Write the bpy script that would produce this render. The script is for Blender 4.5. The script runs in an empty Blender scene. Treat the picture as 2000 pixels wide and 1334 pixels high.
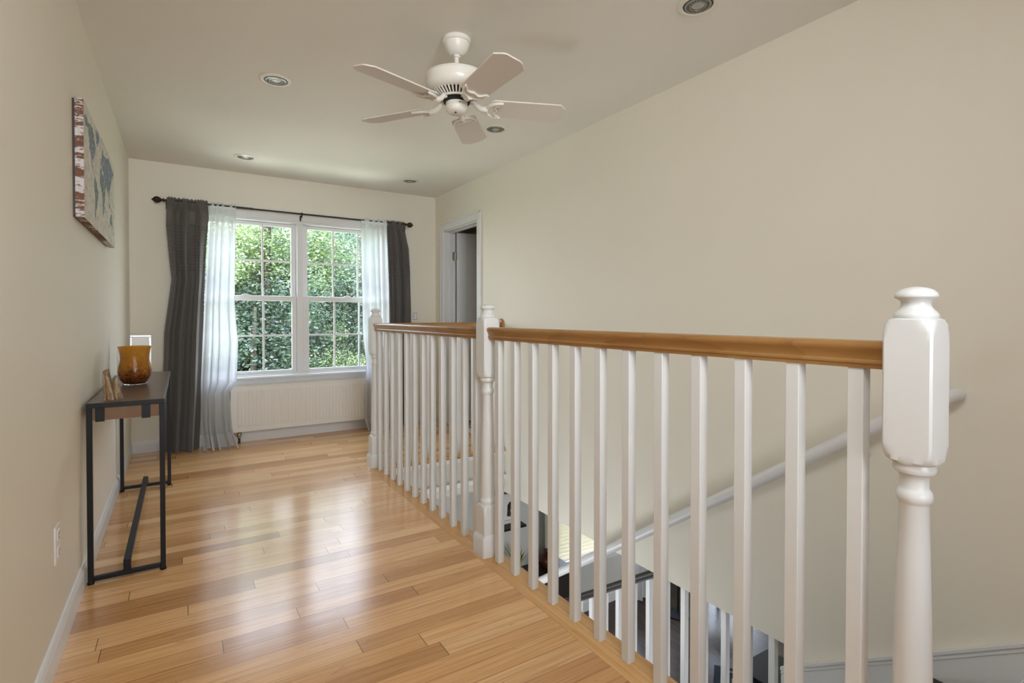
import bpy, math, random
from mathutils import Vector, noise as mnoise
random.seed(7)
SC = bpy.context.scene
COL = SC.collection
pi = math.pi

# ------------------------------------------------------------------ helpers
class MB:
    """collects geometry in world coordinates"""
    def __init__(s): s.v=[]; s.f=[]; s.m=[]
    def add(s, vs, fs, mi=0):
        n=len(s.v); s.v+= [tuple(p) for p in vs]
        for q in fs: s.f.append(tuple(i+n for i in q)); s.m.append(mi)
        return s
    def box(s,x0,x1,y0,y1,z0,z1,mi=0):
        vs=[(x0,y0,z0),(x1,y0,z0),(x1,y1,z0),(x0,y1,z0),(x0,y0,z1),(x1,y0,z1),(x1,y1,z1),(x0,y1,z1)]
        return s.add(vs,[(0,3,2,1),(4,5,6,7),(0,1,5,4),(1,2,6,5),(2,3,7,6),(3,0,4,7)],mi)
    def loft(s,rings,cap=True,mi=0,closed=True):
        n=len(rings[0]); vs=[p for r in rings for p in r]; fs=[]
        for k in range(len(rings)-1):
            for i in range(n if closed else n-1):
                j=(i+1)%n
                fs.append((k*n+i,k*n+j,(k+1)*n+j,(k+1)*n+i))
        if cap and closed:
            fs.append(tuple(reversed(range(n)))); fs.append(tuple((len(rings)-1)*n+i for i in range(n)))
        return s.add(vs,fs,mi)
    def lathe(s,cx,cy,prof,seg=32,mi=0,axis='Z'):
        rings=[]
        for r,z in prof:
            ring=[]
            for i in range(seg):
                a=2*pi*i/seg; u,w=r*math.cos(a),r*math.sin(a)
                ring.append((cx+u,cy+w,z))
            rings.append(ring)
        return s.loft(rings,True,mi)
    def sqlathe(s,cx,cy,prof,seg=64,mi=0):
        """prof: (half, R, z): square of half side cut by a circle of radius R"""
        rings=[]
        for h,R,z in prof:
            ring=[]
            for i in range(seg):
                a=2*pi*(i+.5)/seg - pi/4
                c,d=math.cos(a),math.sin(a)
                q=h/max(abs(c),abs(d)); r=min(q,R)
                ring.append((cx+r*c,cy+r*d,z))
            rings.append(ring)
        return s.loft(rings,True,mi)
    def tube(s,pts,r,seg=12,mi=0,cap=True):
        pts=[Vector(p) for p in pts]; n=len(pts); rings=[]
        rr=r if isinstance(r,(list,tuple)) else [r]*n
        prev=None
        for i,p in enumerate(pts):
            t=(pts[min(i+1,n-1)]-pts[max(i-1,0)]).normalized()
            if prev is None:
                a=Vector((0,0,1)) if abs(t.z)<.9 else Vector((1,0,0))
                u=t.cross(a).normalized()
            else:
                u=(prev-t*prev.dot(t)).normalized()
            prev=u; w=t.cross(u)
            rings.append([tuple(p+(u*math.cos(2*pi*k/seg)+w*math.sin(2*pi*k/seg))*rr[i]) for k in range(seg)])
        return s.loft(rings,cap,mi)
    def extrude(s,prof,fn,mi=0):
        """prof list of 2D points; fn(t,(a,b)) -> 3D for t in 0,1"""
        return s.loft([[fn(0,p) for p in prof],[fn(1,p) for p in prof]],True,mi)
    def grid(s,fn,nu,nv,mi=0,mfn=None):
        vs=[fn(i/nu,j/nv) for j in range(nv+1) for i in range(nu+1)]
        n=len(s.v); s.v+=vs
        for j in range(nv):
            for i in range(nu):
                a=j*(nu+1)+i
                s.f.append((n+a,n+a+1,n+a+nu+2,n+a+nu+1))
                s.m.append(mfn((i+.5)/nu,(j+.5)/nv) if mfn else mi)
        return s
    def build(s,name,mats,parent=None,smooth=False,bevel=0,seg=2,autosmooth=None):
        off=Vector((0,0,0))
        p=parent
        while p is not None: off+=p.location; p=p.parent
        me=bpy.data.meshes.new(name)
        me.from_pydata([(a-off.x,b-off.y,c-off.z) for a,b,c in s.v],[],s.f)
        if not isinstance(mats,(list,tuple)): mats=[mats]
        for m in mats: me.materials.append(m)
        me.polygons.foreach_set('material_index',s.m)
        me.validate(); me.update()
        import bmesh
        b=bmesh.new(); b.from_mesh(me); bmesh.ops.recalc_face_normals(b,faces=b.faces); b.to_mesh(me); b.free()
        o=bpy.data.objects.new(name,me); COL.objects.link(o)
        if parent is not None: o.parent=parent
        if smooth:
            me.polygons.foreach_set('use_smooth',[True]*len(me.polygons))
            me.set_sharp_from_angle(angle=math.radians(smooth if smooth is not True else 40))
        if bevel:
            md=o.modifiers.new('b','BEVEL'); md.width=bevel; md.segments=seg; md.limit_method='ANGLE'; md.angle_limit=math.radians(50)
            md.harden_normals=False
        return o

def empty(name,loc,label,cat,group=None,kind=None):
    o=bpy.data.objects.new(name,None); COL.objects.link(o); o.location=loc
    o.empty_display_size=.05
    return tag(o,label,cat,group,kind)
def tag(o,label=None,cat=None,group=None,kind=None):
    if label: o['label']=label
    if cat: o['category']=cat
    if group: o['group']=group
    if kind: o['kind']=kind
    return o
def struct(o,label=None,cat=None):
    o['kind']='structure'
    if label: o['label']=label
    if cat: o['category']=cat
    return o

# ------------------------------------------------------------------ node helpers
def newmat(name):
    m=bpy.data.materials.new(name); m.use_nodes=True
    nt=m.node_tree; nt.nodes.clear()
    out=nt.nodes.new('ShaderNodeOutputMaterial'); return m,nt,out
def N(nt,t,**kw):
    n=nt.nodes.new(t)
    for k,v in kw.items(): setattr(n,k,v)
    return n
def setin(nt,n,i,v):
    if v is None: return
    s=n.inputs[i]
    if hasattr(v,'is_linked') or isinstance(v,bpy.types.NodeSocket): nt.links.new(v,s)
    else: s.default_value=v
def math_(nt,op,a,b=None,c=None):
    n=N(nt,'ShaderNodeMath',operation=op); setin(nt,n,0,a); setin(nt,n,1,b); setin(nt,n,2,c); return n.outputs[0]
def mix(nt,fac,a,b,blend='MIX'):
    n=N(nt,'ShaderNodeMix',data_type='RGBA',blend_type=blend)
    setin(nt,n,0,fac); setin(nt,n,6,a); setin(nt,n,7,b); return n.outputs[2]
def ramp(nt,fac,stops):
    n=N(nt,'ShaderNodeValToRGB'); setin(nt,n,0,fac)
    e=n.color_ramp.elements
    while len(e)<len(stops): e.new(.5)
    for el,(p,c) in zip(e,stops): el.position=p; el.color=c if len(c)==4 else (*c,1)
    return n.outputs[0]
def noise(nt,vec,scale,detail=3,rough=.5,dist=0):
    n=N(nt,'ShaderNodeTexNoise'); setin(nt,n,'Vector',vec); n.inputs['Scale'].default_value=scale
    n.inputs['Detail'].default_value=detail; n.inputs['Roughness'].default_value=rough; n.inputs['Distortion'].default_value=dist
    return n.outputs[0]
def comb(nt,x,y,z):
    n=N(nt,'ShaderNodeCombineXYZ'); setin(nt,n,0,x); setin(nt,n,1,y); setin(nt,n,2,z); return n.outputs[0]
def pos(nt):
    tc=N(nt,'ShaderNodeTexCoord'); s=N(nt,'ShaderNodeSeparateXYZ'); nt.links.new(tc.outputs['Object'],s.inputs[0])
    return tc.outputs['Object'],s.outputs[0],s.outputs[1],s.outputs[2]
def bump(nt,h,strength,dist=.01):
    n=N(nt,'ShaderNodeBump'); n.inputs['Strength'].default_value=strength; n.inputs['Distance'].default_value=dist
    setin(nt,n,'Height',h); return n.outputs[0]
def pbsdf(nt,out,color,rough,metal=0,normal=None,spec=.5,coat=0,trans=0,ior=1.5,sheen=0):
    b=N(nt,'ShaderNodeBsdfPrincipled')
    setin(nt,b,'Base Color',color if not isinstance(color,tuple) else (*color[:3],1)); setin(nt,b,'Roughness',rough)
    b.inputs['Metallic'].default_value=metal; b.inputs['Specular IOR Level'].default_value=spec
    b.inputs['Coat Weight'].default_value=coat; b.inputs['Transmission Weight'].default_value=trans; b.inputs['IOR'].default_value=ior
    b.inputs['Sheen Weight'].default_value=sheen
    if normal is not None: nt.links.new(normal,b.inputs['Normal'])
    nt.links.new(b.outputs[0],out.inputs[0]); return b

def paint(name,col,rough=.6,var=.03,bstr=.05,bscale=180,spec=.4):
    m,nt,out=newmat(name); v,x,y,z=pos(nt)
    n=noise(nt,v,1.7,3)
    c2=tuple(min(1,c*(1-var*2)) for c in col)
    c=mix(nt,n,(*col,1),(*c2,1))
    pbsdf(nt,out,c,rough,normal=bump(nt,noise(nt,v,bscale,2),bstr,.002),spec=spec); return m
def simple(name,col,rough=.5,metal=0,spec=.5,coat=0,var=.08,nscale=12):
    m,nt,out=newmat(name); v,*_=pos(nt)
    n=noise(nt,v,nscale,3)
    c=mix(nt,n,(*col,1),(*[q*(1-var) for q in col],1))
    pbsdf(nt,out,c,rough,metal,spec=spec,coat=coat); return m

def planks(name,width,cols,along='X',rough=.2,single=False,lenb=.55,lenv=.75,gap=1.0,shift=0.0,coat=0.0,bs=.2):
    m,nt,out=newmat(name); v,X,Y,Z=pos(nt)
    a,b=(X,Y) if along=='X' else (Y,X)
    b=math_(nt,'ADD',b,100.0+shift)
    if single:
        rowf=None; xs=a; cell=math_(nt,'FLOOR',math_(nt,'MULTIPLY',a,.45))
        g=math_(nt,'LESS_THAN',math_(nt,'ABSOLUTE',math_(nt,'SUBTRACT',math_(nt,'FRACT',math_(nt,'MULTIPLY',a,.45)),.5)),-1.0)
    else:
        yr=math_(nt,'DIVIDE',b,width); row=math_(nt,'FLOOR',yr); fy=math_(nt,'FRACT',yr)
        w1=N(nt,'ShaderNodeTexWhiteNoise',noise_dimensions='1D'); setin(nt,w1,'W',row)
        w2=N(nt,'ShaderNodeTexWhiteNoise',noise_dimensions='1D'); setin(nt,w2,'W',math_(nt,'ADD',row,311.7))
        xs=math_(nt,'ADD',a,math_(nt,'MULTIPLY_ADD',w1.outputs[0],5.3,50.0))
        ln=math_(nt,'MULTIPLY_ADD',w2.outputs[0],lenv,lenb)
        xr=math_(nt,'DIVIDE',xs,ln); idx=math_(nt,'FLOOR',xr); fx=math_(nt,'FRACT',xr)
        cell=math_(nt,'MULTIPLY_ADD',row,17.31,idx)
        ey=math_(nt,'MINIMUM',fy,math_(nt,'SUBTRACT',1.0,fy)); ey=math_(nt,'MULTIPLY',ey,width)
        ex=math_(nt,'MULTIPLY',math_(nt,'MINIMUM',fx,math_(nt,'SUBTRACT',1.0,fx)),ln)
        g1=math_(nt,'LESS_THAN',ey,.0009); g2=math_(nt,'LESS_THAN',ex,.0013)
        g=math_(nt,'MAXIMUM',math_(nt,'MULTIPLY',g1,.75),math_(nt,'MULTIPLY',g2,.9))
    wn=N(nt,'ShaderNodeTexWhiteNoise',noise_dimensions='1D'); setin(nt,wn,'W',cell); rp=wn.outputs[0]
    zo=math_(nt,'MULTIPLY',rp,37.0)
    # cathedral rings
    base=noise(nt,comb(nt,math_(nt,'MULTIPLY',xs,.55),math_(nt,'MULTIPLY',b,9.0),zo),1.0,1,.4)
    rings=math_(nt,'FRACT',math_(nt,'MULTIPLY',base,11.0))
    rings=math_(nt,'POWER',rings,2.5)
    streak=noise(nt,comb(nt,math_(nt,'MULTIPLY',xs,3.0),math_(nt,'MULTIPLY',b,120.0),zo),1.0,4,.6)
    blotch=noise(nt,comb(nt,math_(nt,'MULTIPLY',xs,1.6),math_(nt,'MULTIPLY',b,6.0),zo),1.0,3,.5)
    col=ramp(nt,rp,cols)
    dark=mix(nt,1.0,col,(.66,.5,.36,1),'MULTIPLY')
    f=math_(nt,'MULTIPLY_ADD',rings,.30,math_(nt,'MULTIPLY_ADD',streak,1.7,-.66))
    c=mix(nt,f,col,dark)
    c=mix(nt,math_(nt,'MULTIPLY_ADD',blotch,1.1,-.36),c,mix(nt,1.0,c,(.80,.70,.60,1),'MULTIPLY'))
    sp=noise(nt,comb(nt,math_(nt,'MULTIPLY',xs,9.0),math_(nt,'MULTIPLY',b,40.0),zo),1.0,2,.5)
    c=mix(nt,math_(nt,'MULTIPLY',math_(nt,'GREATER_THAN',sp,.72),.3),c,(.22,.10,.04,1))
    c=mix(nt,math_(nt,'MULTIPLY',g,gap),c,(.10,.05,.02,1))
    low=noise(nt,v,5.0,2)
    hb=math_(nt,'ADD',math_(nt,'MULTIPLY',streak,.10),math_(nt,'MULTIPLY_ADD',low,.9,math_(nt,'MULTIPLY',g,-1.2)))
    hb=math_(nt,'ADD',hb,math_(nt,'MULTIPLY',rp,.35))
    rr=math_(nt,'MULTIPLY_ADD',streak,.08,rough-.04)
    pbsdf(nt,out,c,rr,normal=bump(nt,hb,bs,.0022),spec=.5,coat=coat); return m

def fabric(name,col,scale=900,rough=.75,sheen=.3,bs=.25):
    m,nt,out=newmat(name); v,x,y,z=pos(nt)
    w=noise(nt,comb(nt,math_(nt,'MULTIPLY',x,260.0),math_(nt,'MULTIPLY',y,260.0),math_(nt,'MULTIPLY',z,26.0)),1.0,3)
    c=mix(nt,w,(*col,1),(*[q*.78 for q in col],1))
    pbsdf(nt,out,c,rough,normal=bump(nt,w,bs,.001),spec=.35,sheen=sheen); return m

# ------------------------------------------------------------------ materials
M={}
M['wall']=paint('wall_cream',(.845,.80,.69),.55)
M['wallL']=paint('wall_cream_side',(.845,.80,.69),.5)
M['ceil']=paint('ceiling_paint',(.82,.79,.72),.7)
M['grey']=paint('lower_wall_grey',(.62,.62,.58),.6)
M['white']=paint('trim_white',(.77,.77,.77),.32,.02,.03,60,.5)
M['rail_white']=paint('rail_white',(.745,.745,.74),.3,.02,.03,40,.5)
M['doorw']=paint('door_white',(.78,.79,.80),.4,.02,.03,60)
oak=[(0,(.50,.265,.105)),(.14,(.62,.345,.145)),(.4,(.76,.455,.205)),(.7,(.84,.53,.26)),(.88,(.90,.61,.32)),(1,(.58,.31,.13))]
M['floor']=planks('oak_floor',.0826,oak,'X',.18,lenb=.7,lenv=.95)
M['border']=planks('oak_border',.083,[(0,(.66,.38,.145)),(1,(.76,.46,.19))],'Y',.2,single=True)
M['borderX']=planks('oak_border_cross',.083,[(0,(.66,.38,.145)),(1,(.76,.46,.19))],'X',.2,single=True)
M['oakrail']=planks('oak_rail',.083,[(0,(.38,.20,.065)),(.5,(.42,.23,.08)),(1,(.46,.26,.095))],'Y',.22,single=True,bs=.1)
M['oakrailX']=planks('oak_rail_cross',.083,[(0,(.38,.20,.065)),(1,(.46,.26,.095))],'X',.22,single=True,bs=.1)
M['darkfloor']=planks('dark_floor',.09,[(0,(.045,.028,.022)),(.5,(.06,.038,.03)),(1,(.085,.055,.042))],'Y',.28)
M['dark']=simple('dark_stain',(.028,.020,.016),.5)
M['tabletop']=planks('walnut_top',.08,[(0,(.125,.085,.06)),(1,(.16,.105,.075))],'Y',.33,single=True,bs=.15)
M['apron']=planks('walnut_apron',.08,[(0,(.19,.10,.042)),(1,(.23,.125,.055))],'X',.45,single=True,bs=.15)
M['black']=simple('black_metal',(.018,.018,.02),.42,.6)
M['sideglare']=simple('side_glare_grey',(.12,.10,.09),.38,.3)  # light glare on the table's dark side, put into a lighter grey
M['bronze']=simple('bronze_rod',(.045,.032,.026),.4,.7)
M['curtain']=fabric('taupe_curtain',(.120,.106,.098),rough=.55,sheen=.3,bs=.08)
M['plastic']=simple('white_plastic',(.82,.81,.79),.35,var=.02)
M['socket']=simple('socket_shadow',(.25,.24,.23),.5)
M['rad']=simple('radiator_enamel',(.80,.78,.74),.35,var=.02)
M['brass']=simple('aged_brass',(.42,.30,.16),.35,.9)
M['hose']=simple('black_pipe',(.03,.03,.03),.5)
M['fan']=simple('fan_enamel',(.80,.77,.70),.28,var=.03)
M['blade']=simple('blade_laminate',(.74,.68,.62),.5,var=.03)
M['slot']=simple('slot_black',(.01,.01,.01),.8)
M['lampring']=simple('lamp_trim',(.76,.72,.64),.4,var=.02)
M['lampmetal']=simple('lamp_metal',(.34,.34,.31),.28,.6)
M['lampdark']=simple('lamp_recess',(.05,.05,.045),.5)
M['lamplens']=simple('lamp_lens',(.42,.42,.38),.3,.2)
M['nickel']=simple('hinge_nickel',(.55,.52,.45),.3,.9)
M['silver']=simple('silver_frame',(.55,.56,.58),.3,.7)
M['mat']=simple('photo_mat',(.82,.81,.78),.35,var=.01)
M['trunk']=simple('bark',(.16,.13,.10),.9,var=.5)
M['darktrunk']=simple('dark_bark',(.045,.04,.035),.9,var=.4)
M['grass']=simple('lawn',(.12,.22,.05),.95,var=.4,nscale=3)
M['navy']=simple('navy_rug',(.02,.035,.05),.9,var=.3,nscale=60)
M['gold']=simple('gold_line',(.52,.45,.22),.8)
M['redbrown']=simple('redbrown_glaze',(.10,.025,.018),.25,var=.5,nscale=20)
M['terracotta']=simple('pot_grey',(.25,.25,.24),.6)
M['leafy']=simple('plant_leaf',(.38,.42,.06),.5,var=.3)
M['chairwood']=simple('chair_brown',(.10,.04,.025),.35,var=.3)
M['beigecloth']=fabric('beige_curtain',(.50,.47,.38))
M['blind']=None

def glass(name,col=(1,1,1),rough=0.0):
    # thin architectural pane: mostly transparent with a fresnel reflection
    m,nt,out=newmat(name)
    t=N(nt,'ShaderNodeBsdfTransparent'); t.inputs[0].default_value=(*[c*.97 for c in col],1)
    g=N(nt,'ShaderNodeBsdfGlossy'); g.inputs['Roughness'].default_value=.02
    fr=N(nt,'ShaderNodeFresnel'); ge=N(nt,'ShaderNodeNewGeometry')
    nt.links.new(math_(nt,'MULTIPLY_ADD',ge.outputs['Backfacing'],1/1.45-1.45,1.45),fr.inputs[0])
    mx=N(nt,'ShaderNodeMixShader'); nt.links.new(fr.outputs[0],mx.inputs[0]); nt.links.new(t.outputs[0],mx.inputs[1]); nt.links.new(g.outputs[0],mx.inputs[2])
    nt.links.new(mx.outputs[0],out.inputs[0]); return m
M['glass']=glass('window_glass')

def sheer():
    m,nt,out=newmat('sheer_voile'); v,x,y,z=pos(nt)
    d=N(nt,'ShaderNodeBsdfDiffuse'); d.inputs[0].default_value=(.80,.80,.80,1)
    tl=N(nt,'ShaderNodeBsdfTranslucent'); tl.inputs[0].default_value=(.70,.72,.75,1)
    m1=N(nt,'ShaderNodeMixShader'); m1.inputs[0].default_value=.45
    nt.links.new(d.outputs[0],m1.inputs[1]); nt.links.new(tl.outputs[0],m1.inputs[2])
    t=N(nt,'ShaderNodeBsdfTransparent')
    lw=N(nt,'ShaderNodeLayerWeight'); lw.inputs[0].default_value=.5
    f=math_(nt,'MULTIPLY_ADD',lw.outputs[1],.35,.74)
    # hem at the bottom is doubled cloth
    hem=math_(nt,'LESS_THAN',z,.115)
    f=math_(nt,'MINIMUM',math_(nt,'MULTIPLY_ADD',hem,.35,f),.98)
    mx=N(nt,'ShaderNodeMixShader'); nt.links.new(f,mx.inputs[0]); nt.links.new(t.outputs[0],mx.inputs[1]); nt.links.new(m1.outputs[0],mx.inputs[2])
    nt.links.new(mx.outputs[0],out.inputs[0]); return m
M['sheer']=sheer()

def leafmat(name,c1,c2,c3):
    m,nt,out=newmat(name)
    g=N(nt,'ShaderNodeNewGeometry'); oi=N(nt,'ShaderNodeObjectInfo')
    r=g.outputs['Random Per Island']
    c=ramp(nt,r,[(0,c1),(.55,c2),(1,c3)])
    d=N(nt,'ShaderNodeBsdfDiffuse'); tl=N(nt,'ShaderNodeBsdfTranslucent'); gl=N(nt,'ShaderNodeBsdfGlossy'); gl.inputs['Roughness'].default_value=.4
    nt.links.new(c,d.inputs[0])
    c4=mix(nt,1.0,c,(1.35,1.5,.85,1),'MULTIPLY'); nt.links.new(c4,tl.inputs[0])
    a=N(nt,'ShaderNodeMixShader'); a.inputs[0].default_value=.45; nt.links.new(d.outputs[0],a.inputs[1]); nt.links.new(tl.outputs[0],a.inputs[2])
    b=N(nt,'ShaderNodeMixShader'); b.inputs[0].default_value=.08; nt.links.new(a.outputs[0],b.inputs[1]); nt.links.new(gl.outputs[0],b.inputs[2])
    nt.links.new(b.outputs[0],out.inputs[0]); return m
M['leafA']=leafmat('leaf_blue_green',(.035,.075,.06),(.095,.155,.115),(.24,.31,.215))
M['leafB']=leafmat('leaf_yellow_green',(.08,.125,.05),(.20,.27,.12),(.46,.53,.30))
M['leafC']=leafmat('leaf_dark_green',(.022,.05,.038),(.06,.105,.075),(.17,.23,.14))

def blindmat():
    m,nt,out=newmat('blind_slat')
    d=N(nt,'ShaderNodeBsdfDiffuse'); d.inputs[0].default_value=(.82,.82,.68,1)
    tl=N(nt,'ShaderNodeBsdfTranslucent'); tl.inputs[0].default_value=(1,.76,.60,1)
    a=N(nt,'ShaderNodeMixShader'); a.inputs[0].default_value=.5; nt.links.new(d.outputs[0],a.inputs[1]); nt.links.new(tl.outputs[0],a.inputs[2])
    nt.links.new(a.outputs[0],out.inputs[0]); return m
M['blind']=blindmat()

def amber():
    m,nt,out=newmat('amber_crackle_glass'); v,x,y,z=pos(nt)
    vo=N(nt,'ShaderNodeTexVoronoi',feature='DISTANCE_TO_EDGE'); nt.links.new(v,vo.inputs['Vector']); vo.inputs['Scale'].default_value=110
    cr=math_(nt,'LESS_THAN',vo.outputs[0],.05)
    n=noise(nt,v,30,4)
    zz=math_(nt,'DIVIDE',z,.2)
    c=ramp(nt,math_(nt,'MULTIPLY_ADD',n,.7,math_(nt,'SUBTRACT',zz,.32)),[(.05,(.05,.006,.002)),(.32,(.20,.035,.004)),(.55,(.50,.19,.012)),(1,(.66,.31,.03))])
    c=mix(nt,math_(nt,'MULTIPLY',cr,.25),c,(.95,.62,.2,1))
    b=pbsdf(nt,out,c,.12,trans=.45,ior=1.35,normal=bump(nt,vo.outputs[0],.4,.002)); return m
M['amber']=amber()
def clear():
    m,nt,out=newmat('clear_glass'); pbsdf(nt,out,(.9,.9,.9),.03,trans=1.0,ior=1.45); return m
M['clear']=clear()
def petrified():
    m,nt,out=newmat('petrified_wood'); v,x,y,z=pos(nt)
    n=noise(nt,comb(nt,math_(nt,'MULTIPLY',x,60.0),math_(nt,'MULTIPLY',y,60.0),math_(nt,'MULTIPLY',z,9.0)),1.0,5,.6,1.0)
    c=ramp(nt,n,[(.3,(.05,.026,.012)),(.48,(.22,.125,.06)),(.6,(.46,.33,.20)),(.75,(.14,.075,.035))])
    pbsdf(nt,out,c,.35,normal=bump(nt,n,.8,.004)); return m
M['petri']=petrified()
def potp():
    m,nt,out=newmat('dried_filling'); v,*_=pos(nt)
    n=noise(nt,v,60,4); pbsdf(nt,out,ramp(nt,n,[(.3,(.02,.01,.006)),(.7,(.16,.09,.05))]),.9); return m
M['potp']=potp()
def wornbrick():
    m,nt,out=newmat('worn_brick_edge'); v,x,y,z=pos(nt)
    n=noise(nt,comb(nt,math_(nt,'MULTIPLY',x,40.0),math_(nt,'MULTIPLY',y,60.0),math_(nt,'MULTIPLY',z,160.0)),1.0,5,.7)
    n2=noise(nt,comb(nt,0.0,math_(nt,'MULTIPLY',y,3.0),math_(nt,'MULTIPLY',z,24.0)),1.0,2)
    f=math_(nt,'GREATER_THAN',math_(nt,'ADD',math_(nt,'MULTIPLY',n,.5),math_(nt,'MULTIPLY',n2,.5)),.485)
    c=mix(nt,f,(.66,.62,.62,1),mix(nt,n,(.10,.045,.028,1),(.26,.12,.07,1)))
    pbsdf(nt,out,c,.8); return m
M['worn']=wornbrick()
def mapwhite():
    m,nt,out=newmat('distressed_white'); v,x,y,z=pos(nt)
    n=noise(nt,comb(nt,math_(nt,'MULTIPLY',x,40.0),math_(nt,'MULTIPLY',y,14.0),math_(nt,'MULTIPLY',z,40.0)),1.0,6,.7)
    c=ramp(nt,n,[(.30,(.34,.25,.20)),(.42,(.62,.60,.54)),(.6,(.74,.72,.66))])
    pbsdf(nt,out,c,.7); return m
M['mapw']=mapwhite()
def mapblue(name,a,b):
    m,nt,out=newmat(name); v,x,y,z=pos(nt)
    n=noise(nt,v,14,5,.65)
    pbsdf(nt,out,ramp(nt,n,[(.38,(*a,1)),(.58,(*b,1))]),.7); return m
M['map1']=mapblue('map_slate_blue',(.16,.21,.27),(.22,.28,.38))
M['map2']=mapblue('map_teal',(.12,.20,.20),(.20,.28,.30))

# ------------------------------------------------------------------ camera
cam=bpy.data.cameras.new('camera'); co=bpy.data.objects.new('camera',cam); COL.objects.link(co)
F=1026.; heading=math.atan(645/1026.); pitch=.0128
cam.sensor_width=36; cam.lens=F/2000*36
cam.shift_y=-(667-631)/2000.
co.location=(0,0,1.14); co.rotation_euler=(pi/2-pitch,0,-heading)
cam.clip_start=.02; cam.clip_end=200
SC.camera=co

# ------------------------------------------------------------------ constants
XL=-.362; XR=2.365; YB=5.345; H=2.44; WB=-.385   # walls, ceiling, underside of right wall
OX=1.300; OY=3.865; NY=.525                     # stair opening edges
ZF=-2.74                                        # lower floor
YN=-2.6                                         # wall behind the camera
WT=.115

# ------------------------------------------------------------------ room shell
b=MB(); b.box(XL-.1,1.175,YN,YB+.02,-.32,0); b.box(1.175,OX,YN,NY,-.32,0); b.box(1.175,XR+.02,YN,NY,-.32,0) ; b.box(1.175,XR+.02,OY+.13,YB+.02,-.32,0)
b.box(1.175,OX-.02,NY,OY+.13,-.32,-.022); b.box(OX-.02,XR+.02,OY+.012,OY+.13,-.32,-.022)
struct(b.build('floor',M['floor']),'glossy honey oak strip floor of the upstairs landing','floor')
def nose(prof_r=.011):
    pass
# border boards with a rounded nosing
b=MB()
def nosing(b,x0,x1,y0,y1,z,edge,out=.0):
    r=.011
    if edge=='X+':
        prof=[(x0,z),(x1-r,z)]+[(x1-r+r*math.sin(a),z-r+r*math.cos(a)) for a in [pi/6*k for k in range(1,7)]]+[(x1-r,z-2*r),(x0,z-2*r)]
        b.extrude(prof,lambda t,p:(p[0],y0 if t==0 else y1,p[1]))
    else:
        prof=[(y1,z),(y0+r,z)]+[(y0+r-r*math.sin(a),z-r+r*math.cos(a)) for a in [pi/6*k for k in range(1,7)]]+[(y0+r,z-2*r),(y1,z-2*r)]
        b.extrude(prof,lambda t,p:(x0 if t==0 else x1,p[0],p[1]))
nosing(b,1.175,OX+.006,NY,OY+.0,0.0006,'X+')
struct(b.build('trim_1',M['border'],smooth=30),'long oak border board under the balusters','trim')
b=MB(); nosing(b,1.175,XR,OY-.006,OY+.13,0.0006,'Y-')
struct(b.build('trim_2',M['borderX'],smooth=30),'oak border board across the far edge of the stairwell','trim')
b=MB(); b.box(OX-.02,XR,OY-.010,OY+.004,-.048,-.0225); b.box(OX-.02,XR,OY-.004,OY+.004,-.058,-.048); b.box(OX-.02,XR,OY-.006,OY+.004,-.265,-.235); b.box(OX-.02,XR,OY-.016,OY+.004,-.235,-.222); b.box(OX-.02,OX-.002,NY,OY,-.32,-.0225)
struct(b.build('trim_3',M['white'],bevel=.002),'white fascia board around the stairwell edge','trim')

b=MB(); b.box(OX-.02,XR,OY+.002,OY+.012,-.32,-.03); struct(b.build('wall_stairwell',M['grey']),'grey painted face of the floor edge across the stairwell','wall')
# left wall
b=MB(); b.box(XL-.1,XL,YN,YB+.2,-.32,H+.05); struct(b.build('wall_left',M['wallL']),'long cream wall on the left','wall')
# back wall with window opening
WX0,WX1,WZ0,WZ1=.095,1.835,.585,2.045
b=MB(); Y0,Y1=YB,YB+.16
b.box(XL,WX0,Y0,Y1,0,H); b.box(WX1,XR+WT,Y0,Y1,0,H); b.box(WX0,WX1,Y0,Y1,0,WZ0); b.box(WX0,WX1,Y0,Y1,WZ1,H)
struct(b.build('wall_back',M['wall']),'cream end wall around the double window','wall')
# right wall with door opening; open below in front of the lower room
DY0,DY1,DZ=4.36,5.11,2.045
b=MB()
b.box(XR,XR+WT,YN,1.38,ZF,H); b.box(XR,XR+WT,1.38,DY0,WB,H); b.box(XR,XR+WT,DY1,YB,WB,H); b.box(XR,XR+WT,DY0,DY1,DZ,H); b.box(XR,XR+WT,DY0,DY1,WB,-.001)
struct(b.build('wall_right',M['wall']),'tall cream stairwell wall on the right','wall')
b=MB(); b.box(XL-.1,XR+WT,YN-.1,YN,-.32,H+.05); struct(b.build('wall_front',M['wall']),'cream wall behind the viewer','wall')
b=MB(); b.box(XL-.1,XR+WT,YN,YB+.16,H,H+.08); struct(b.build('ceiling',M['ceil']),'flat warm white ceiling','ceiling')

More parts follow.
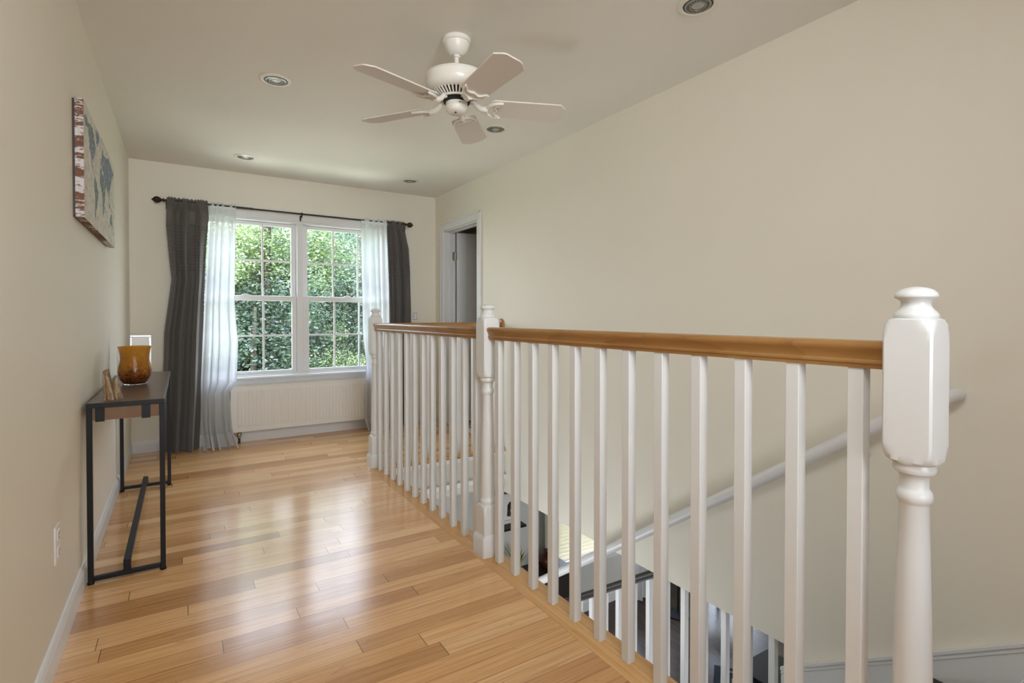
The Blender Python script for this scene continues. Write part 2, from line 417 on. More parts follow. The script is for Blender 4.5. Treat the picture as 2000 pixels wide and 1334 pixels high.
# baseboards: profile (depth,height)
BBP=[(0,0),(.013,0),(.013,.072),(.011,.078),(.011,.083),(.008,.088),(.006,.097),(0,.099)]
b=MB(); b.extrude(BBP,lambda t,p:(XL+p[0],YN if t==0 else 4.30,p[1])); 
b.extrude(BBP,lambda t,p:(XL-.001+p[0]*.8,4.375 if t==0 else YB,p[1]))
struct(b.build('baseboard_left',M['white']),'white baseboard along the left wall','baseboard')
b=MB(); b.extrude([(0,0),(.012,0),(.012,.92),(0,.92)],lambda t,p:(XL+p[0]*.9,(4.305 if t==0 else 4.37),p[1]))
struct(b.build('trim_4',M['white'],bevel=.002),'narrow white upright strip on left wall behind the console table','trim')
b=MB(); b.extrude(BBP,lambda t,p:(XL if t==0 else XR,YB-p[0],p[1]))
struct(b.build('baseboard_back',M['white']),'white baseboard under the window','baseboard')
b=MB(); b.extrude(BBP,lambda t,p:(XR-p[0],5.18 if t==0 else YB,p[1])); b.extrude(BBP,lambda t,p:(XR-p[0],OY+.02 if t==0 else 4.285,p[1])); b.extrude(BBP,lambda t,p:(XR-p[0],YN if t==0 else .50,p[1]))
struct(b.build('baseboard_right',M['white']),'white baseboard on the right wall','baseboard')
# stair skirt board
b=MB()
def skirt(b,x0,x1,y0,y1,zt0,sl,h):
    vs=[]
    for x in (x0,x1):
        vs+=[(x,y0,zt0),(x,y1,zt0-sl*(y1-y0)),(x,y1,zt0-sl*(y1-y0)-h),(x,y0,zt0-h)]
    b.add(vs,[(0,1,2,3),(7,6,5,4),(0,4,5,1),(1,5,6,2),(2,6,7,3),(3,7,4,0)])
skirt(b,XR-.018,XR,.50,1.385,.099,.665,.42)
skirt(b,XR-.026,XR-.014,.50,1.385,.102,.665,.016)
skirt(b,XR-.022,XR-.014,.50,1.385,.078,.665,.010)
struct(b.build('trim_5',M['white'],bevel=.002),'white skirt board sloping down the stairs','trim')

# ------------------------------------------------------------------ window 1
win=MB(); CY=YB
# casing
for x0,x1,z0,z1 in [(WX0-.07,WX0+.004,WZ0-.0,WZ1+.0),(WX1-.004,WX1+.07,WZ0,WZ1)]:
    win.box(x0,x1,CY-.017,CY,z0,z1)
win.box(WX0-.07,WX1+.07,CY-.017,CY,WZ1,WZ1+.085); win.box(WX0-.075,WX1+.075,CY-.024,CY,WZ1+.068,WZ1+.095)
# jamb liner
win.box(WX0,WX0+.02,CY,CY+.14,WZ0,WZ1); win.box(WX1-.02,WX1,CY,CY+.14,WZ0,WZ1); win.box(WX0,WX1,CY,CY+.14,WZ1-.022,WZ1); win.box(WX0,WX1,CY,CY+.14,WZ0-.0,WZ0+.018)
win.box(.938,.990,CY+.006,CY+.14,WZ0+.018,WZ1-.02)   # mullion
wo=win.build('window_1',M['white'],bevel=.003); struct(wo,'white double-hung double window facing the trees','window')
b=MB(); b.box(WX0-.085,WX1+.085,CY-.048,CY+.02,.566,.589); b.box(WX0-.07,WX1+.07,CY-.018,CY,.50,.566)
b.build('window_sill',M['white'],wo,bevel=.006,seg=3)
def sash(x0,x1,y,z0,z1,gx0,gx1,gz0,gz1,name):
    b=MB()
    b.box(x0,gx0,y,y+.035,z0,z1); b.box(gx1,x1,y,y+.035,z0,z1); b.box(gx0,gx1,y,y+.035,z0,gz0); b.box(gx0,gx1,y,y+.035,gz1,z1)
    s=b.build(name,M['white'],wo,bevel=.004)
    b=MB(); w=.0085
    for k in (1,2):
        x=gx0+(gx1-gx0)*k/3; b.box(x-w,x+w,y+.010,y+.026,gz0,gz1)
    zc=(gz0+gz1)/2; b.box(gx0,gx1,y+.0105,y+.0255,zc-w,zc+w)
    b.build('muntin',M['white'],s,bevel=.002)
    b=MB(); b.box(gx0,gx1,y+.016,y+.020,gz0,gz1); b.build('glass_pane',M['glass'],s)
for (a,c,ga,gc) in [(.115,.935,.148,.893),(.993,1.815,1.042,1.782)]:
    sash(a,c,CY+.066,1.295,2.022,ga,gc,1.335,1.989,'upper_sash')
    sash(a,c,CY+.028,.603,1.332,ga+.006,gc+.0,.634,1.285,'lower_sash')
b=MB()
for x in (.50,1.42):
    b.box(x-.03,x+.03,CY+.030,CY+.055,1.332,1.345); b.tube([(x,CY+.04,1.345),(x,CY+.04,1.352)],.011)
b.build('sash_lock',M['plastic'],wo,bevel=.002)

# ------------------------------------------------------------------ door 1 (open doorway, right wall)
b=MB()
for s_ in (0,1):
    x0,x1=((XR-.018,XR) if s_==0 else (XR+WT,XR+WT+.018))
    b.box(x0,x1,DY0-.07,DY0,0,DZ+.0); b.box(x0,x1,DY1,DY1+.07,0,DZ); b.box(x0,x1,DY0-.07,DY1+.07,DZ,DZ+.078)
    if s_==0:
        b.box(x0-.006,x0,DY0-.07,DY0-.052,0,DZ+.078); b.box(x0-.006,x0,DY1+.052,DY1+.07,0,DZ+.078); b.box(x0-.006,x0,DY0-.07,DY1+.07,DZ+.06,DZ+.078)
b.box(XR,XR+WT,DY0-.001,DY0+.015,0,DZ); b.box(XR,XR+WT,DY1-.015,DY1+.001,0,DZ); b.box(XR,XR+WT,DY0,DY1,DZ-.015,DZ+.001)
b.box(XR+.045,XR+.075,DY0+.015,DY0+.026,0,DZ-.015); b.box(XR+.045,XR+.075,DY1-.026,DY1-.015,0,DZ-.015); b.box(XR+.045,XR+.075,DY0+.015,DY1-.015,DZ-.026,DZ-.015)
d1=b.build('door_1',M['white'],bevel=.003); struct(d1,'white framed doorway on the right wall with its door swung open','door')
# slab, 90 degrees open
dx0,dx1,dy0,dy1=XR+WT+.012,XR+WT+.012+.715,5.048,5.083
b=MB(); b.box(dx0,dx1,dy0+.006,dy1-.006,.012,2.03)
st=.105; midx=(dx0+dx1)/2
cols_=[(dx0+st,midx-.045),(midx+.045,dx1-st)]
rows_=[(.22,.72),(.86,1.60),(1.70,1.925)]
# stiles / rails in relief
for y0,y1 in ((dy0,dy0+.006),(dy1-.006,dy1)):
    b.box(dx0,dx0+st,y0,y1,.012,2.03); b.box(dx1-st,dx1,y0,y1,.012,2.03); b.box(midx-.045,midx+.045,y0,y1,.012,2.03)
    zz=[.012,.22,.72,.86,1.60,1.70,1.925,2.03]
    for z0,z1 in ((.012,.22),(.72,.86),(1.60,1.70),(1.925,2.03)):
        for c0,c1 in cols_: b.box(c0,c1,y0,y1,z0,z1)
    for c0,c1 in cols_:
        for z0,z1 in rows_: b.box(c0+.028,c1-.028,y0+.0015,y1-.0015,z0+.028,z1-.028)
slab=b.build('door_leaf',M['doorw'],d1,bevel=.0025)
for z in (.25,1.02,1.78):
    b=MB(); b.tube([(dx0-.008,5.086,z-.045),(dx0-.008,5.086,z+.045)],.006); b.box(dx0-.04,dx0-.010,5.089,5.0945,z-.044,z+.044); b.box(dx0-.001,dx0+.0005,5.052,5.080,z-.044,z+.044)
    b.lathe(dx0-.008,5.086,[(.004,z+.045),(.007,z+.05),(.002,z+.056)],10)
    b.build('hinge',M['nickel'],d1)
b=MB()
for s_,yy in ((-1,dy0),(1,dy1)):
    b.tube([(dx1-.07,yy,1.0),(dx1-.07,yy+s_*.03,1.0)],.012); b.tube([(dx1-.07,yy+s_*.03,1.0),(dx1-.07,yy+s_*.045,1.0),(dx1-.07,yy+s_*.06,1.0)],[.02,.028,.014],16)
b.build('door_knob',M['nickel'],d1,smooth=True)
# room beyond
b=MB(); b.box(XR+WT,5.4,3.2,5.5,WB,-.001); struct(b.build('floor_side_room',M['floor']),'oak floor of the dim room beyond the doorway','floor')
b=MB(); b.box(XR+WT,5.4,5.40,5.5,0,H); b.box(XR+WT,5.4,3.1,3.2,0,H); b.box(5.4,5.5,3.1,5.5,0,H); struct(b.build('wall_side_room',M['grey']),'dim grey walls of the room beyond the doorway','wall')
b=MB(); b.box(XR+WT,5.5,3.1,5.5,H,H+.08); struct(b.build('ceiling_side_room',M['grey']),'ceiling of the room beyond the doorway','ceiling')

# ------------------------------------------------------------------ stair railing
RX=1.244
rail=empty('stair_railing',(RX,2.198,0),'white baluster railing with turned newel posts and golden oak handrail around the stairwell','railing')
def newel(x,y,base=True):
    b=MB()
    if base:
        b.sqlathe(x,y,[(.054,.2,0),(.054,.2,.080),(.052,.2,.084),(.050,.2,.090),(.046,.2,.094),(.0445,.2,.102)])
        b.sqlathe(x,y,[(.0435,.2,.09),(.0435,.0615,.205),(.0435,.057,.222),(.0435,.050,.233),(.0435,.042,.240),(.0435,.036,.242)])
    else:
        b.sqlathe(x,y,[(.0435,.2,-.30),(.0435,.0615,.205),(.0435,.057,.222),(.0435,.050,.233),(.0435,.042,.240),(.0435,.036,.242)])
    # turned shaft
    b.lathe(x,y,[(.033,.238),(.036,.244),(.0385,.252),(.038,.260),(.035,.266),(.0335,.272),(.0335,.285),(.0335,.33),(.0325,.42),(.0305,.54),(.0275,.66),(.0250,.765),
                 (.0262,.768),(.0298,.773),(.0308,.781),(.0298,.789),(.0262,.794),(.0245,.798),(.0245,.818),(.0262,.823),(.030,.827),(.034,.829),(.0362,.834),(.0362,.840),(.034,.846),(.034,.86)],48)
    h=.0425
    b.sqlathe(x,y,[(h,.034,.846),(h,.040,.848),(h,.048,.854),(h,.055,.866),(h,.0601,.884),(h,.0602,1.088),(h,.058,1.108),(h,.053,1.124),(h,.046,1.133),(h,.036,1.137)])
    n=b.build('newel_post',M['rail_white'],rail,smooth=35)
    c=MB(); c.lathe(x,y,[(.034,1.134),(.0372,1.1365),(.0375,1.143),(.034,1.149),(.029,1.154),(.0255,1.160),(.0245,1.166),(.0258,1.171),(.030,1.1745),(.0352,1.177),(.0362,1.180),(.0345,1.186),(.029,1.192),(.019,1.1965),(.008,1.199),(.001,1.1995)],48)
    c.build('newel_cap',M['rail_white'],n,smooth=50)
NEW=[(RX,.460,False),(RX,2.198,True),(RX,3.930,True)]
for i,(x,y,bs_) in enumerate(NEW): newel(x,y,bs_)
RP=[(-.019,1.030),(-.020,1.039),(-.0225,1.040),(-.0235,1.044),(-.0225,1.0475),(-.0205,1.049),(-.0215,1.056),(-.025,1.064),(-.0285,1.070),(-.0305,1.076),(-.0300,1.081),(-.027,1.0855),(-.020,1.088),(-.010,1.089)]
RP=RP+[(-a,z) for a,z in reversed(RP)]
for y0,y1 in ((.460+.042,2.198-.042),(2.198+.042,3.93-.042)):
    b=MB(); b.extrude(RP,lambda t,p:(RX+p[0],y0 if t==0 else y1,p[1])); b.build('handrail',M['oakrail'],rail,smooth=50)
b=MB(); b.extrude(RP,lambda t,p:(RX+.042 if t==0 else XR-.021,3.93+p[0],p[1])); hx=b.build('handrail',M['oakrailX'],rail,smooth=50)
# oval rosette at the wall
b=MB(); rings=[]
for x,k in ((XR,1.0),(XR-.013,1.0),(XR-.018,.95),(XR-.021,.86)):
    rings.append([(x,3.93+.048*k*math.cos(2*pi*i/40),1.062+.058*k*math.sin(2*pi*i/40)) for i in range(40)])
b.loft(rings); b.build('wall_rosette',M['oakrail'],rail,smooth=40)
bal0=None
def baluster(x,y,z0=0,z1=1.032):
    global bal0
    if bal0 is None:
        b=MB(); h=.0160; b.box(x-h,x+h,y-h,y+h,z0,z1)
        bal0=b.build('baluster',M['rail_white'],rail,bevel=.0016); bal0['bx']=x; bal0['by']=y
        return
    o=bal0.copy(); COL.objects.link(o); o.parent=rail; o.location=(x-bal0['bx'],y-bal0['by'],0)
for k in range(-5,7): baluster(RX,1.256+.1385*k)
for k in range(12): baluster(RX,2.305+.1374*k)
for k in range(7): baluster(RX+.155+.1375*k,3.93)
del bal0['bx'],bal0['by']

# round wall handrail
wr=empty('wall_handrail',(2.29,2.0,0),'round white handrail sloping down the right stairwell wall','handrail')
b=MB(); sl=.698; zz0=.723+.0; 
P=[(2.345,.735,.862),(2.31,.738,.864),(2.292,.765,.850)]+[(2.29,.80+.1*k,.723-sl*(.80+.1*k-.959)) for k in range(31)]
b.tube(P,[.022,.027,.0285]+[.0285]*31,24); b.build('rail',M['rail_white'],wr,smooth=60)
for y in (1.05,):
    z=.723-sl*(y-.959)
    b=MB(); b.tube([(2.29,y,z-.015),(2.29,y,z-.05),(2.31,y,z-.075),(2.345,y,z-.08)],.007,10); b.tube([(2.352,y,z-.08),(2.365,y,z-.08)],.026,20)
    b.build('bracket',M['rail_white'],wr,smooth=40)

# ------------------------------------------------------------------ staircase
sc_=empty('staircase',(1.83,.56,0),'dark treaded staircase with white risers descending beside the cream wall','staircase')
rise=2.74/14; run=.28
for k in range(1,14):
    y0=NY+run*(k-1); z=-rise*k
    x1=XR-.019 if y0<1.30 else 2.45
    b=MB(); b.box(1.31,x1,y0-.025,y0+run+.004,z-.028,z); b.build('tread',M['dark'],sc_,bevel=.006,seg=3)
for k in range(1,15):
    y0=NY+run*(k-1); x1=XR-.02 if y0<1.35 else 2.44
    b=MB(); b.box(1.31,x1,y0-.0,y0+.018,-rise*k+.0,-rise*(k-1)-.029); b.build('riser',M['white'],sc_)
b=MB(); skirt(b,1.30,1.318,NY,NY+run*13.3,-.0,rise/run,.33); b.build('stringer',M['white'],sc_)
b=MB(); skirt(b,2.425,2.445,1.40,NY+run*13.3,-.0-(1.40-NY)*rise/run-.20,rise/run,.24); b.build('stringer',M['white'],sc_)

# open balustrade on the far side of the lower flight
br=empty('stair_balustrade',(2.415,2.9,-1.8),'white stair balusters under the dark sloping handrail, seen below the cream wall','railing')
ys=[1.459+.1322*k for k in range(20)]
def railz(y): return -.448-.668*(y-2.225)      # underside of the dark rail at its centre
for y in ys:
    kk=math.floor((y-NY)/run)+1; z0=-rise*kk
    z1=WB if railz(y)+.03>WB else railz(y)+.01
    b=MB(); b.box(2.392,2.424,y-.016,y+.016,z0,z1); b.build('baluster',M['rail_white'],br,bevel=.0016)
RD=[(-.020,0),(-.020,.012),(-.028,.02),(-.032,.036),(-.030,.048),(-.020,.055),(0,.058)]
RD=RD+[(-a,z) for a,z in reversed(RD[:-1])]
b=MB(); b.extrude(RD,lambda t,p:(2.411+p[0],(2.20 if t==0 else 4.10),railz(2.20 if t==0 else 4.10)+p[1])); b.build('handrail',M['dark'],br,smooth=50)
b=MB(); b.sqlathe(2.411,4.13,[(.045,.2,ZF),(.045,.2,railz(4.13)+.14),(.03,.2,railz(4.13)+.17),(.001,.2,railz(4.13)+.18)]); b.build('newel_post',M['rail_white'],br)

# ------------------------------------------------------------------ lower storey shell
LX1=9.0
b=MB(); b.box(XL-.1,LX1,YN,5.45,ZF-.1,ZF); struct(b.build('floor_lower',M['darkfloor']),'dark wood floor of the storey below','floor')
LW=(4.02,6.05,-2.03,-.98); LG=(6.9,8.5,-2.60,-.80)
b=MB(); Y0,Y1=5.30,5.44
b.box(XL-.1,LW[0],Y0,Y1,ZF,WB); b.box(LW[0],LW[1],Y0,Y1,ZF,LW[2]); b.box(LW[0],LW[1],Y0,Y1,LW[3],WB); b.box(LW[1],LG[0],Y0,Y1,ZF,WB)
b.box(LG[0],LG[1],Y0,Y1,ZF,LG[2]); b.box(LG[0],LG[1],Y0,Y1,LG[3],WB); b.box(LG[1],LX1+.1,Y0,Y1,ZF,WB)
struct(b.build('wall_lower_back',M['grey']),'grey end wall of the storey below','wall')
b=MB(); b.box(LX1,LX1+.1,YN,5.3,ZF,WB); struct(b.build('wall_lower_right',M['grey']),'grey side wall of the storey below','wall')
b=MB(); b.box(XL-.1,LX1+.1,YN-.1,YN,ZF,-.32); struct(b.build('wall_lower_front',M['grey']),'grey wall of the storey below, behind the viewer','wall')
b=MB(); b.box(XL-.2,XL-.1,YN,5.3,ZF,-.32); struct(b.build('wall_lower_left',M['grey']),'grey left wall of the storey below','wall')
b=MB(); b.box(XR+WT,LX1,YN,5.3,WB,WB+.1); struct(b.build('ceiling_lower',M['ceil']),'ceiling of the storey below','ceiling')
b=MB(); b.extrude([(0,0),(.014,0),(.014,.11),(.008,.13),(0,.135)],lambda t,p:(2.6 if t==0 else LX1,5.30-p[0],ZF+p[1])); struct(b.build('baseboard_lower',M['white']),'white baseboard of the storey below','baseboard')
# lower windows
def loww(name,r,label,mull):
    x0,x1,z0,z1=r; b=MB()
    b.box(x0-.08,x0,5.282,5.30,z0,z1); b.box(x1,x1+.08,5.282,5.30,z0,z1); b.box(x0-.08,x1+.08,5.282,5.30,z1,z1+.08)
    b.box(x0-.09,x1+.09,5.25,5.32,z0-.025,z0); b.box(x0-.07,x1+.07,5.284,5.30,z0-.10,z0-.025)
    for x in mull: b.box(x-.03,x+.03,5.34,5.38,z0,z1)
    for (a,c) in ((x0,x0+.04),(x1-.04,x1)): b.box(a,c,5.34,5.38,z0,z1)
    b.box(x0,x1,5.34,5.38,z0,z0+.04); b.box(x0,x1,5.34,5.38,z1-.04,z1)
    w=struct(b.build(name,M['white'],bevel=.003),label,'window')
    b=MB(); b.box(x0,x1,5.358,5.362,z0,z1); b.build('glass_pane',M['glass'],w)
loww('window_2',LW,'white framed downstairs window behind blinds',[5.03])
loww('window_3',LG,'tall bright downstairs window at the far right',[7.7])
bl=empty('window_blind',(5.03,5.30,-2.0),'pale slatted blind half open on the downstairs window','blind')
b=MB(); b.box(LW[0]+.005,LW[1]-.005,5.285,5.33,LW[3]-.045,LW[3]-.002); b.build('headrail',M['plastic'],bl)
b=MB()
z=LW[3]-.07
while z>LW[2]+.03:
    yc=5.31; d=.023; t=.72
    dy,dz=d*math.cos(t),d*math.sin(t)
    b.add([(LW[0]+.01,yc-dy,z-dz),(LW[1]-.01,yc-dy,z-dz),(LW[1]-.01,yc+dy,z+dz),(LW[0]+.01,yc+dy,z+dz)],[(0,1,2,3)])
    z-=.048
b.build('slats',M['blind'],bl)
b=MB(); b.box(LW[0]+.01,LW[1]-.01,5.297,5.322,LW[2]+.003,LW[2]+.02); b.build('bottom_rail',M['plastic'],bl)
# front door below the landing
b=MB(); b.box(1.45,1.53,5.28,5.30,ZF,-.755); b.box(2.45,2.53,5.28,5.30,ZF,-.755); b.box(1.42,2.56,5.275,5.30,-.755,-.66); b.box(1.40,2.58,5.255,5.30,-.66,-.635)
d2=struct(b.build('door_2',M['white'],bevel=.004),'white cased downstairs front door under the landing','door')
b=MB(); b.box(1.53,2.45,5.285,5.30,ZF,-.755)
for z0,z1 in ((-2.5,-1.95),(-1.8,-1.0)):
    for x0,x1 in ((1.65,1.93),(2.05,2.33)):
        b.box(x0,x1,5.280,5.286,z0,z1)
b.build('door_leaf',M['doorw'],d2,bevel=.004)

# ------------------------------------------------------------------ downstairs furnishings
sb=empty('sideboard',(3.5,5.08,ZF),'dark wooden sideboard against the grey downstairs wall','sideboard')
b=MB(); b.box(3.05,3.98,4.88,5.28,-1.915,-1.88); b.build('top',M['dark'],sb,bevel=.005)
b=MB(); b.box(3.08,3.95,4.91,5.27,ZF+.12,-1.915); b.build('body',M['dark'],sb)
for x0,x1 in ((3.10,3.50),(3.53,3.93)):
    b=MB(); b.box(x0,x1,4.895,4.91,ZF+.16,-1.95); d=b.build('door',M['dark'],sb,bevel=.004)
    b=MB(); b.tube([(x1-.05 if x0<3.2 else x0+.05,4.895,-2.3),(x1-.05 if x0<3.2 else x0+.05,4.87,-2.3)],.012); b.build('knob',M['nickel'],d)
for x,y in ((3.10,4.93),(3.93,4.93),(3.10,5.25),(3.93,5.25)):
    b=MB(); b.box(x-.02,x+.02,y-.02,y+.02,ZF,ZF+.12); b.build('leg',M['dark'],sb)
b=MB(); b.lathe(3.70,5.08,[(.05,-1.88),(.085,-1.86),(.115,-1.81),(.12,-1.77),(.10,-1.72),(.06,-1.69),(.045,-1.675),(.05,-1.665)],32)
tag(b.build('round_vase',M['redbrown'],smooth=60),'glossy red brown round vase on the dark sideboard downstairs','vase')
pl=empty('potted_plant',(3.27,5.08,-1.88),'small yellow green leafy plant on the dark sideboard downstairs','plant')
b=MB(); b.lathe(3.27,5.08,[(.045,-1.88),(.065,-1.79),(.07,-1.785),(.06,-1.78),(.055,-1.80)],24); b.build('pot',M['terracotta'],pl,smooth=40)
b=MB()
for i in range(46):
    a=random.uniform(0,2*pi); t=random.uniform(.1,1.0); L=random.uniform(.16,.36); w=.012
    p0=Vector((3.27,5.08,-1.80)); d=Vector((math.cos(a)*t*.6,math.sin(a)*t*.6,1)).normalized(); q=Vector((-math.sin(a),math.cos(a),0))*w
    p1=p0+d*L*.6; p2=p0+d*L+Vector((math.cos(a),math.sin(a),0))*.05*t
    b.add([p0-q*.3,p0+q*.3,p1+q,p1-q],[(0,1,2,3)]); b.add([p1-q,p1+q,p2],[(0,1,2)])
tag(b.build('leaves',M['leafy'],pl),None,None)
b=MB(); b.box(3.02,3.42,5.12,5.30,-1.335,-1.31)
tag(b.build('wall_shelf',M['black']),'thin black wall shelf below the framed print downstairs','shelf')
pf=empty('framed_print',(3.24,5.27,-1.30),'white framed print with a small dark figure standing on the black downstairs shelf','picture')
b=MB(); 
for r in ((3.06,3.42,-1.31,-1.27),(3.06,3.42,-.99,-.955),(3.06,3.10,-1.27,-.99),(3.38,3.42,-1.27,-.99)): b.box(r[0],r[1],5.25,5.285,r[2],r[3])
b.build('frame',M['white'],pf,bevel=.004)
b=MB(); b.box(3.10,3.38,5.268,5.28,-1.27,-.99); pp=b.build('print',M['mat'],pf)
b=MB(); b.tube([(3.27,5.266,-1.22),(3.265,5.266,-1.16),(3.275,5.266,-1.10),(3.285,5.266,-1.06)],[.03,.018,.028,.006],10); b.build('ink_figure',M['dark'],pp)
b=MB(); b.box(3.05,3.43,5.22,5.29,-.93,-.90); tag(b.build('upper_shelf',M['black']),'short black shelf above the framed print downstairs','shelf')

def cloth(name,xl,xr,yc,folds,amp,z0,z1,mat,nu=120,nz=60,seed=0,phase=0.0,tucks=None,top_ruffle=False,parent=None,sharp=1.0,ybot=0.0,irregular=.35,fwd=.035):
    """hanging cloth; xl/xr/amp are functions of z"""
    b=MB(); rnd=random.Random(seed)
    ph=[rnd.uniform(0,2*pi) for _ in range(8)]
    def f(u,v):
        z=z0+(z1-z0)*v; t=(z1-z)/(z1-z0)
        A=amp(z)
        w=u+irregular*.12*math.sin(2*pi*u*1.3+ph[0])+.01*math.sin(4*t+ph[1])
        s=math.sin(2*pi*folds*w+phase+.5*math.sin(2.2*t+ph[2]))
        s=math.copysign(abs(s)**(1/sharp),s)
        s2=math.sin(2*pi*folds*2.3*w+ph[3]+t)*.18
        sm=max(0,min(1,(1.0-z)/.35)); sm=sm*sm*(3-2*sm)
        y=yc-A*(s+s2)-fwd*sm-ybot*max(0,(t-.9)/.1)**2
        x=xl(z)+(xr(z)-xl(z))*u + A*.35*math.cos(2*pi*folds*w+phase)*(0 if u in(0,1) else 1)
        if tucks and tucks[0]<z<tucks[1]:
            k=(z-tucks[0])/tucks[2]; fr=k-math.floor(k)
            y-=tucks[3]*(1-fr)*(1 if fr>.06 else fr/.06)
        if top_ruffle:
            g=math.sin(2*pi*u*13+ph[4])*.006+math.sin(2*pi*u*29+ph[5])*.003
            if z>z1-.10: 
                d=abs(z-(z1-.045)); kk=max(0,1-d/.055)
                # gathered on the rod
                y=(y)*(1-kk)+kk*(yc-.013-abs(g)*.9)
            if z>z1-.004: z+= g
        return (x,y,z)
    b.grid(f,nu,nz); return b.build(name,mat,parent,smooth=180)
def lin(pts):
    pts=sorted(pts)
    def f(z):
        if z<=pts[0][0]: return pts[0][1]
        for (a,p),(c,q) in zip(pts,pts[1:]):
            if z<=c:
                t=(z-a)/(c-a); return p+(q-p)*t
        return pts[-1][1]
    return f

# downstairs cloth
c=cloth('window_curtain',lin([(-2.7,3.74),(-.9,3.72)]),lin([(-2.7,3.90),(-.9,3.90)]),5.22,3,lambda z:.018,-2.70,-.90,M['beigecloth'],40,12,3)
tag(c,'narrow beige curtain beside the downstairs blinds','curtain')
c=cloth('window_curtain',lin([(-2.72,5.12),(-.9,5.20)]),lin([(-2.72,5.62),(-.9,5.50)]),5.12,5,lambda z:.03,-2.725,-.90,M['sheer'],60,12,4)
tag(c,'white sheer curtain reaching the dark floor downstairs','curtain')
# rug
rg=empty('area_rug',(4.7,3.2,ZF),'navy rug with thin gold geometric lines on the dark downstairs floor','rug')
RC=[(4.98,3.70),(4.05,3.05),(4.75,2.0),(5.75,2.75)]
b=MB(); b.add([(x,y,ZF+.012) for x,y in RC]+[(x,y,ZF+.001) for x,y in RC],[(0,1,2,3),(4,5,6,7),(0,4,5,1),(1,5,6,2),(2,6,7,3),(3,7,4,0)]); b.build('pile',M['navy'],rg)
b=MB(); c0=Vector((sum(p[0] for p in RC)/4,sum(p[1] for p in RC)/4,ZF+.014))
for k in (.88,.70,.66,.4):
    q=[c0+(Vector((x,y,ZF+.014))-c0)*k for x,y in RC]
    for i in range(4):
        p,r=q[i],q[(i+1)%4]; d=(r-p).normalized(); n=Vector((-d.y,d.x,0))*.007
        b.add([p-n,p+n,r+n,r-n],[(0,1,2,3)])
b.build('gold_lines',M['gold'],rg)
# floor candle stand with glass drops
cs=empty('candle_stand',(5.45,4.60,ZF),'black metal floor stand with sparkling clear glass drops downstairs','candle stand')
b=MB(); b.tube([(5.45,4.60,ZF+.02),(5.45,4.60,-1.10)],.014); b.lathe(5.45,4.60,[(.15,ZF),(.15,ZF+.015),(.03,ZF+.03)],24)
for a in range(6):
    t=a*pi/3; b.tube([(5.45,4.60,-1.75),(5.45+.06*math.cos(t),4.60+.06*math.sin(t),-1.80),(5.45+.13*math.cos(t),4.60+.13*math.sin(t),-1.72)],.006)
    b.tube([(5.45,4.60,-2.1),(5.45+.06*math.cos(t+.5),4.60+.06*math.sin(t+.5),-2.15),(5.45+.12*math.cos(t+.5),4.60+.12*math.sin(t+.5),-2.07)],.006)
b.build('stand',M['black'],cs,smooth=40)
for a in range(12):
    t=a*pi/3+(.5 if a>5 else 0); z=-1.72 if a<6 else -2.07; R=.13 if a<6 else .12
    b=MB(); b.lathe(5.45+R*math.cos(t),4.60+R*math.sin(t),[(.004,z-.07),(.022,z-.045),(.018,z-.02),(.004,z)],8); b.build('glass_drop',M['clear'],cs)
# chair
ch=empty('dining_chair',(6.0,4.35,ZF),'dark brown wooden chair on the downstairs floor','chair')
b=MB(); b.box(5.78,6.22,4.13,4.57,ZF+.43,ZF+.47); b.build('seat',M['chairwood'],ch,bevel=.01)
for x,y in ((5.80,4.15),(6.20,4.15),(5.80,4.55),(6.20,4.55)):
    b=MB(); b.box(x-.018,x+.018,y-.018,y+.018,ZF,ZF+(.43 if x>6 else 1.0)); b.build('leg',M['chairwood'],ch)
b=MB(); b.box(5.79,5.81,4.17,4.53,ZF+.72,ZF+.98); b.build('backrest',M['chairwood'],ch,bevel=.006)
# black cabinet
bc=empty('black_cabinet',(4.2,2.6,ZF),'low black cabinet on the downstairs floor beyond the stair balusters','cabinet')
b=MB(); b.box(4.35,4.85,2.55,3.0,ZF+.06,ZF+.62); b.build('body',M['black'],bc,bevel=.006)
b=MB(); b.box(4.34,4.35,2.58,2.97,ZF+.09,ZF+.59); b.build('door',M['black'],bc,bevel=.003)
b=MB(); b.box(4.37,4.83,2.57,2.98,ZF,ZF+.06); b.build('plinth',M['black'],bc)

# ------------------------------------------------------------------ curtain rod and curtains upstairs
rod=empty('curtain_rod',(.93,YB-.085,2.10),'long thin bronze curtain rod with bulb finials above the window','curtain rod')
ry=YB-.085; rz=2.104
b=MB(); b.tube([(-.12,ry,rz+.004),(.93,ry,rz),(1.99,ry,rz-.004)],.0085,14); b.tube([(-.12,ry,rz+.004),(.55,ry,rz+.002)],.0105,14); b.build('pole',M['bronze'],rod,smooth=60)
for x,s_,z in ((-.115,-1,rz+.004),(1.985,1,rz-.004)):
    b=MB(); prof=[(.010,0),(.016,.004),(.016,.010),(.009,.014),(.009,.020),(.016,.026),(.024,.038),(.0275,.052),(.025,.066),(.017,.076),(.008,.081),(.006,.088),(.001,.091)]
    rings=[[(x+s_*d,ry+r*math.cos(2*pi*i/24),z+r*math.sin(2*pi*i/24)) for i in range(24)] for r,d in prof]
    b.loft(rings); b.build('finial',M['bronze'],rod,smooth=50)
for x in (-.10,.965,1.97):
    b=MB(); b.tube([(x,YB-.001,rz-.03),(x,ry,rz-.03),(x,ry-.004,rz-.012)],.0055,10); b.box(x-.008,x+.008,YB-.02,YB,rz-.055,rz-.008); b.tube([(x-.008,ry,rz),(x+.008,ry,rz)],.0135,14); b.build('bracket',M['bronze'],rod)

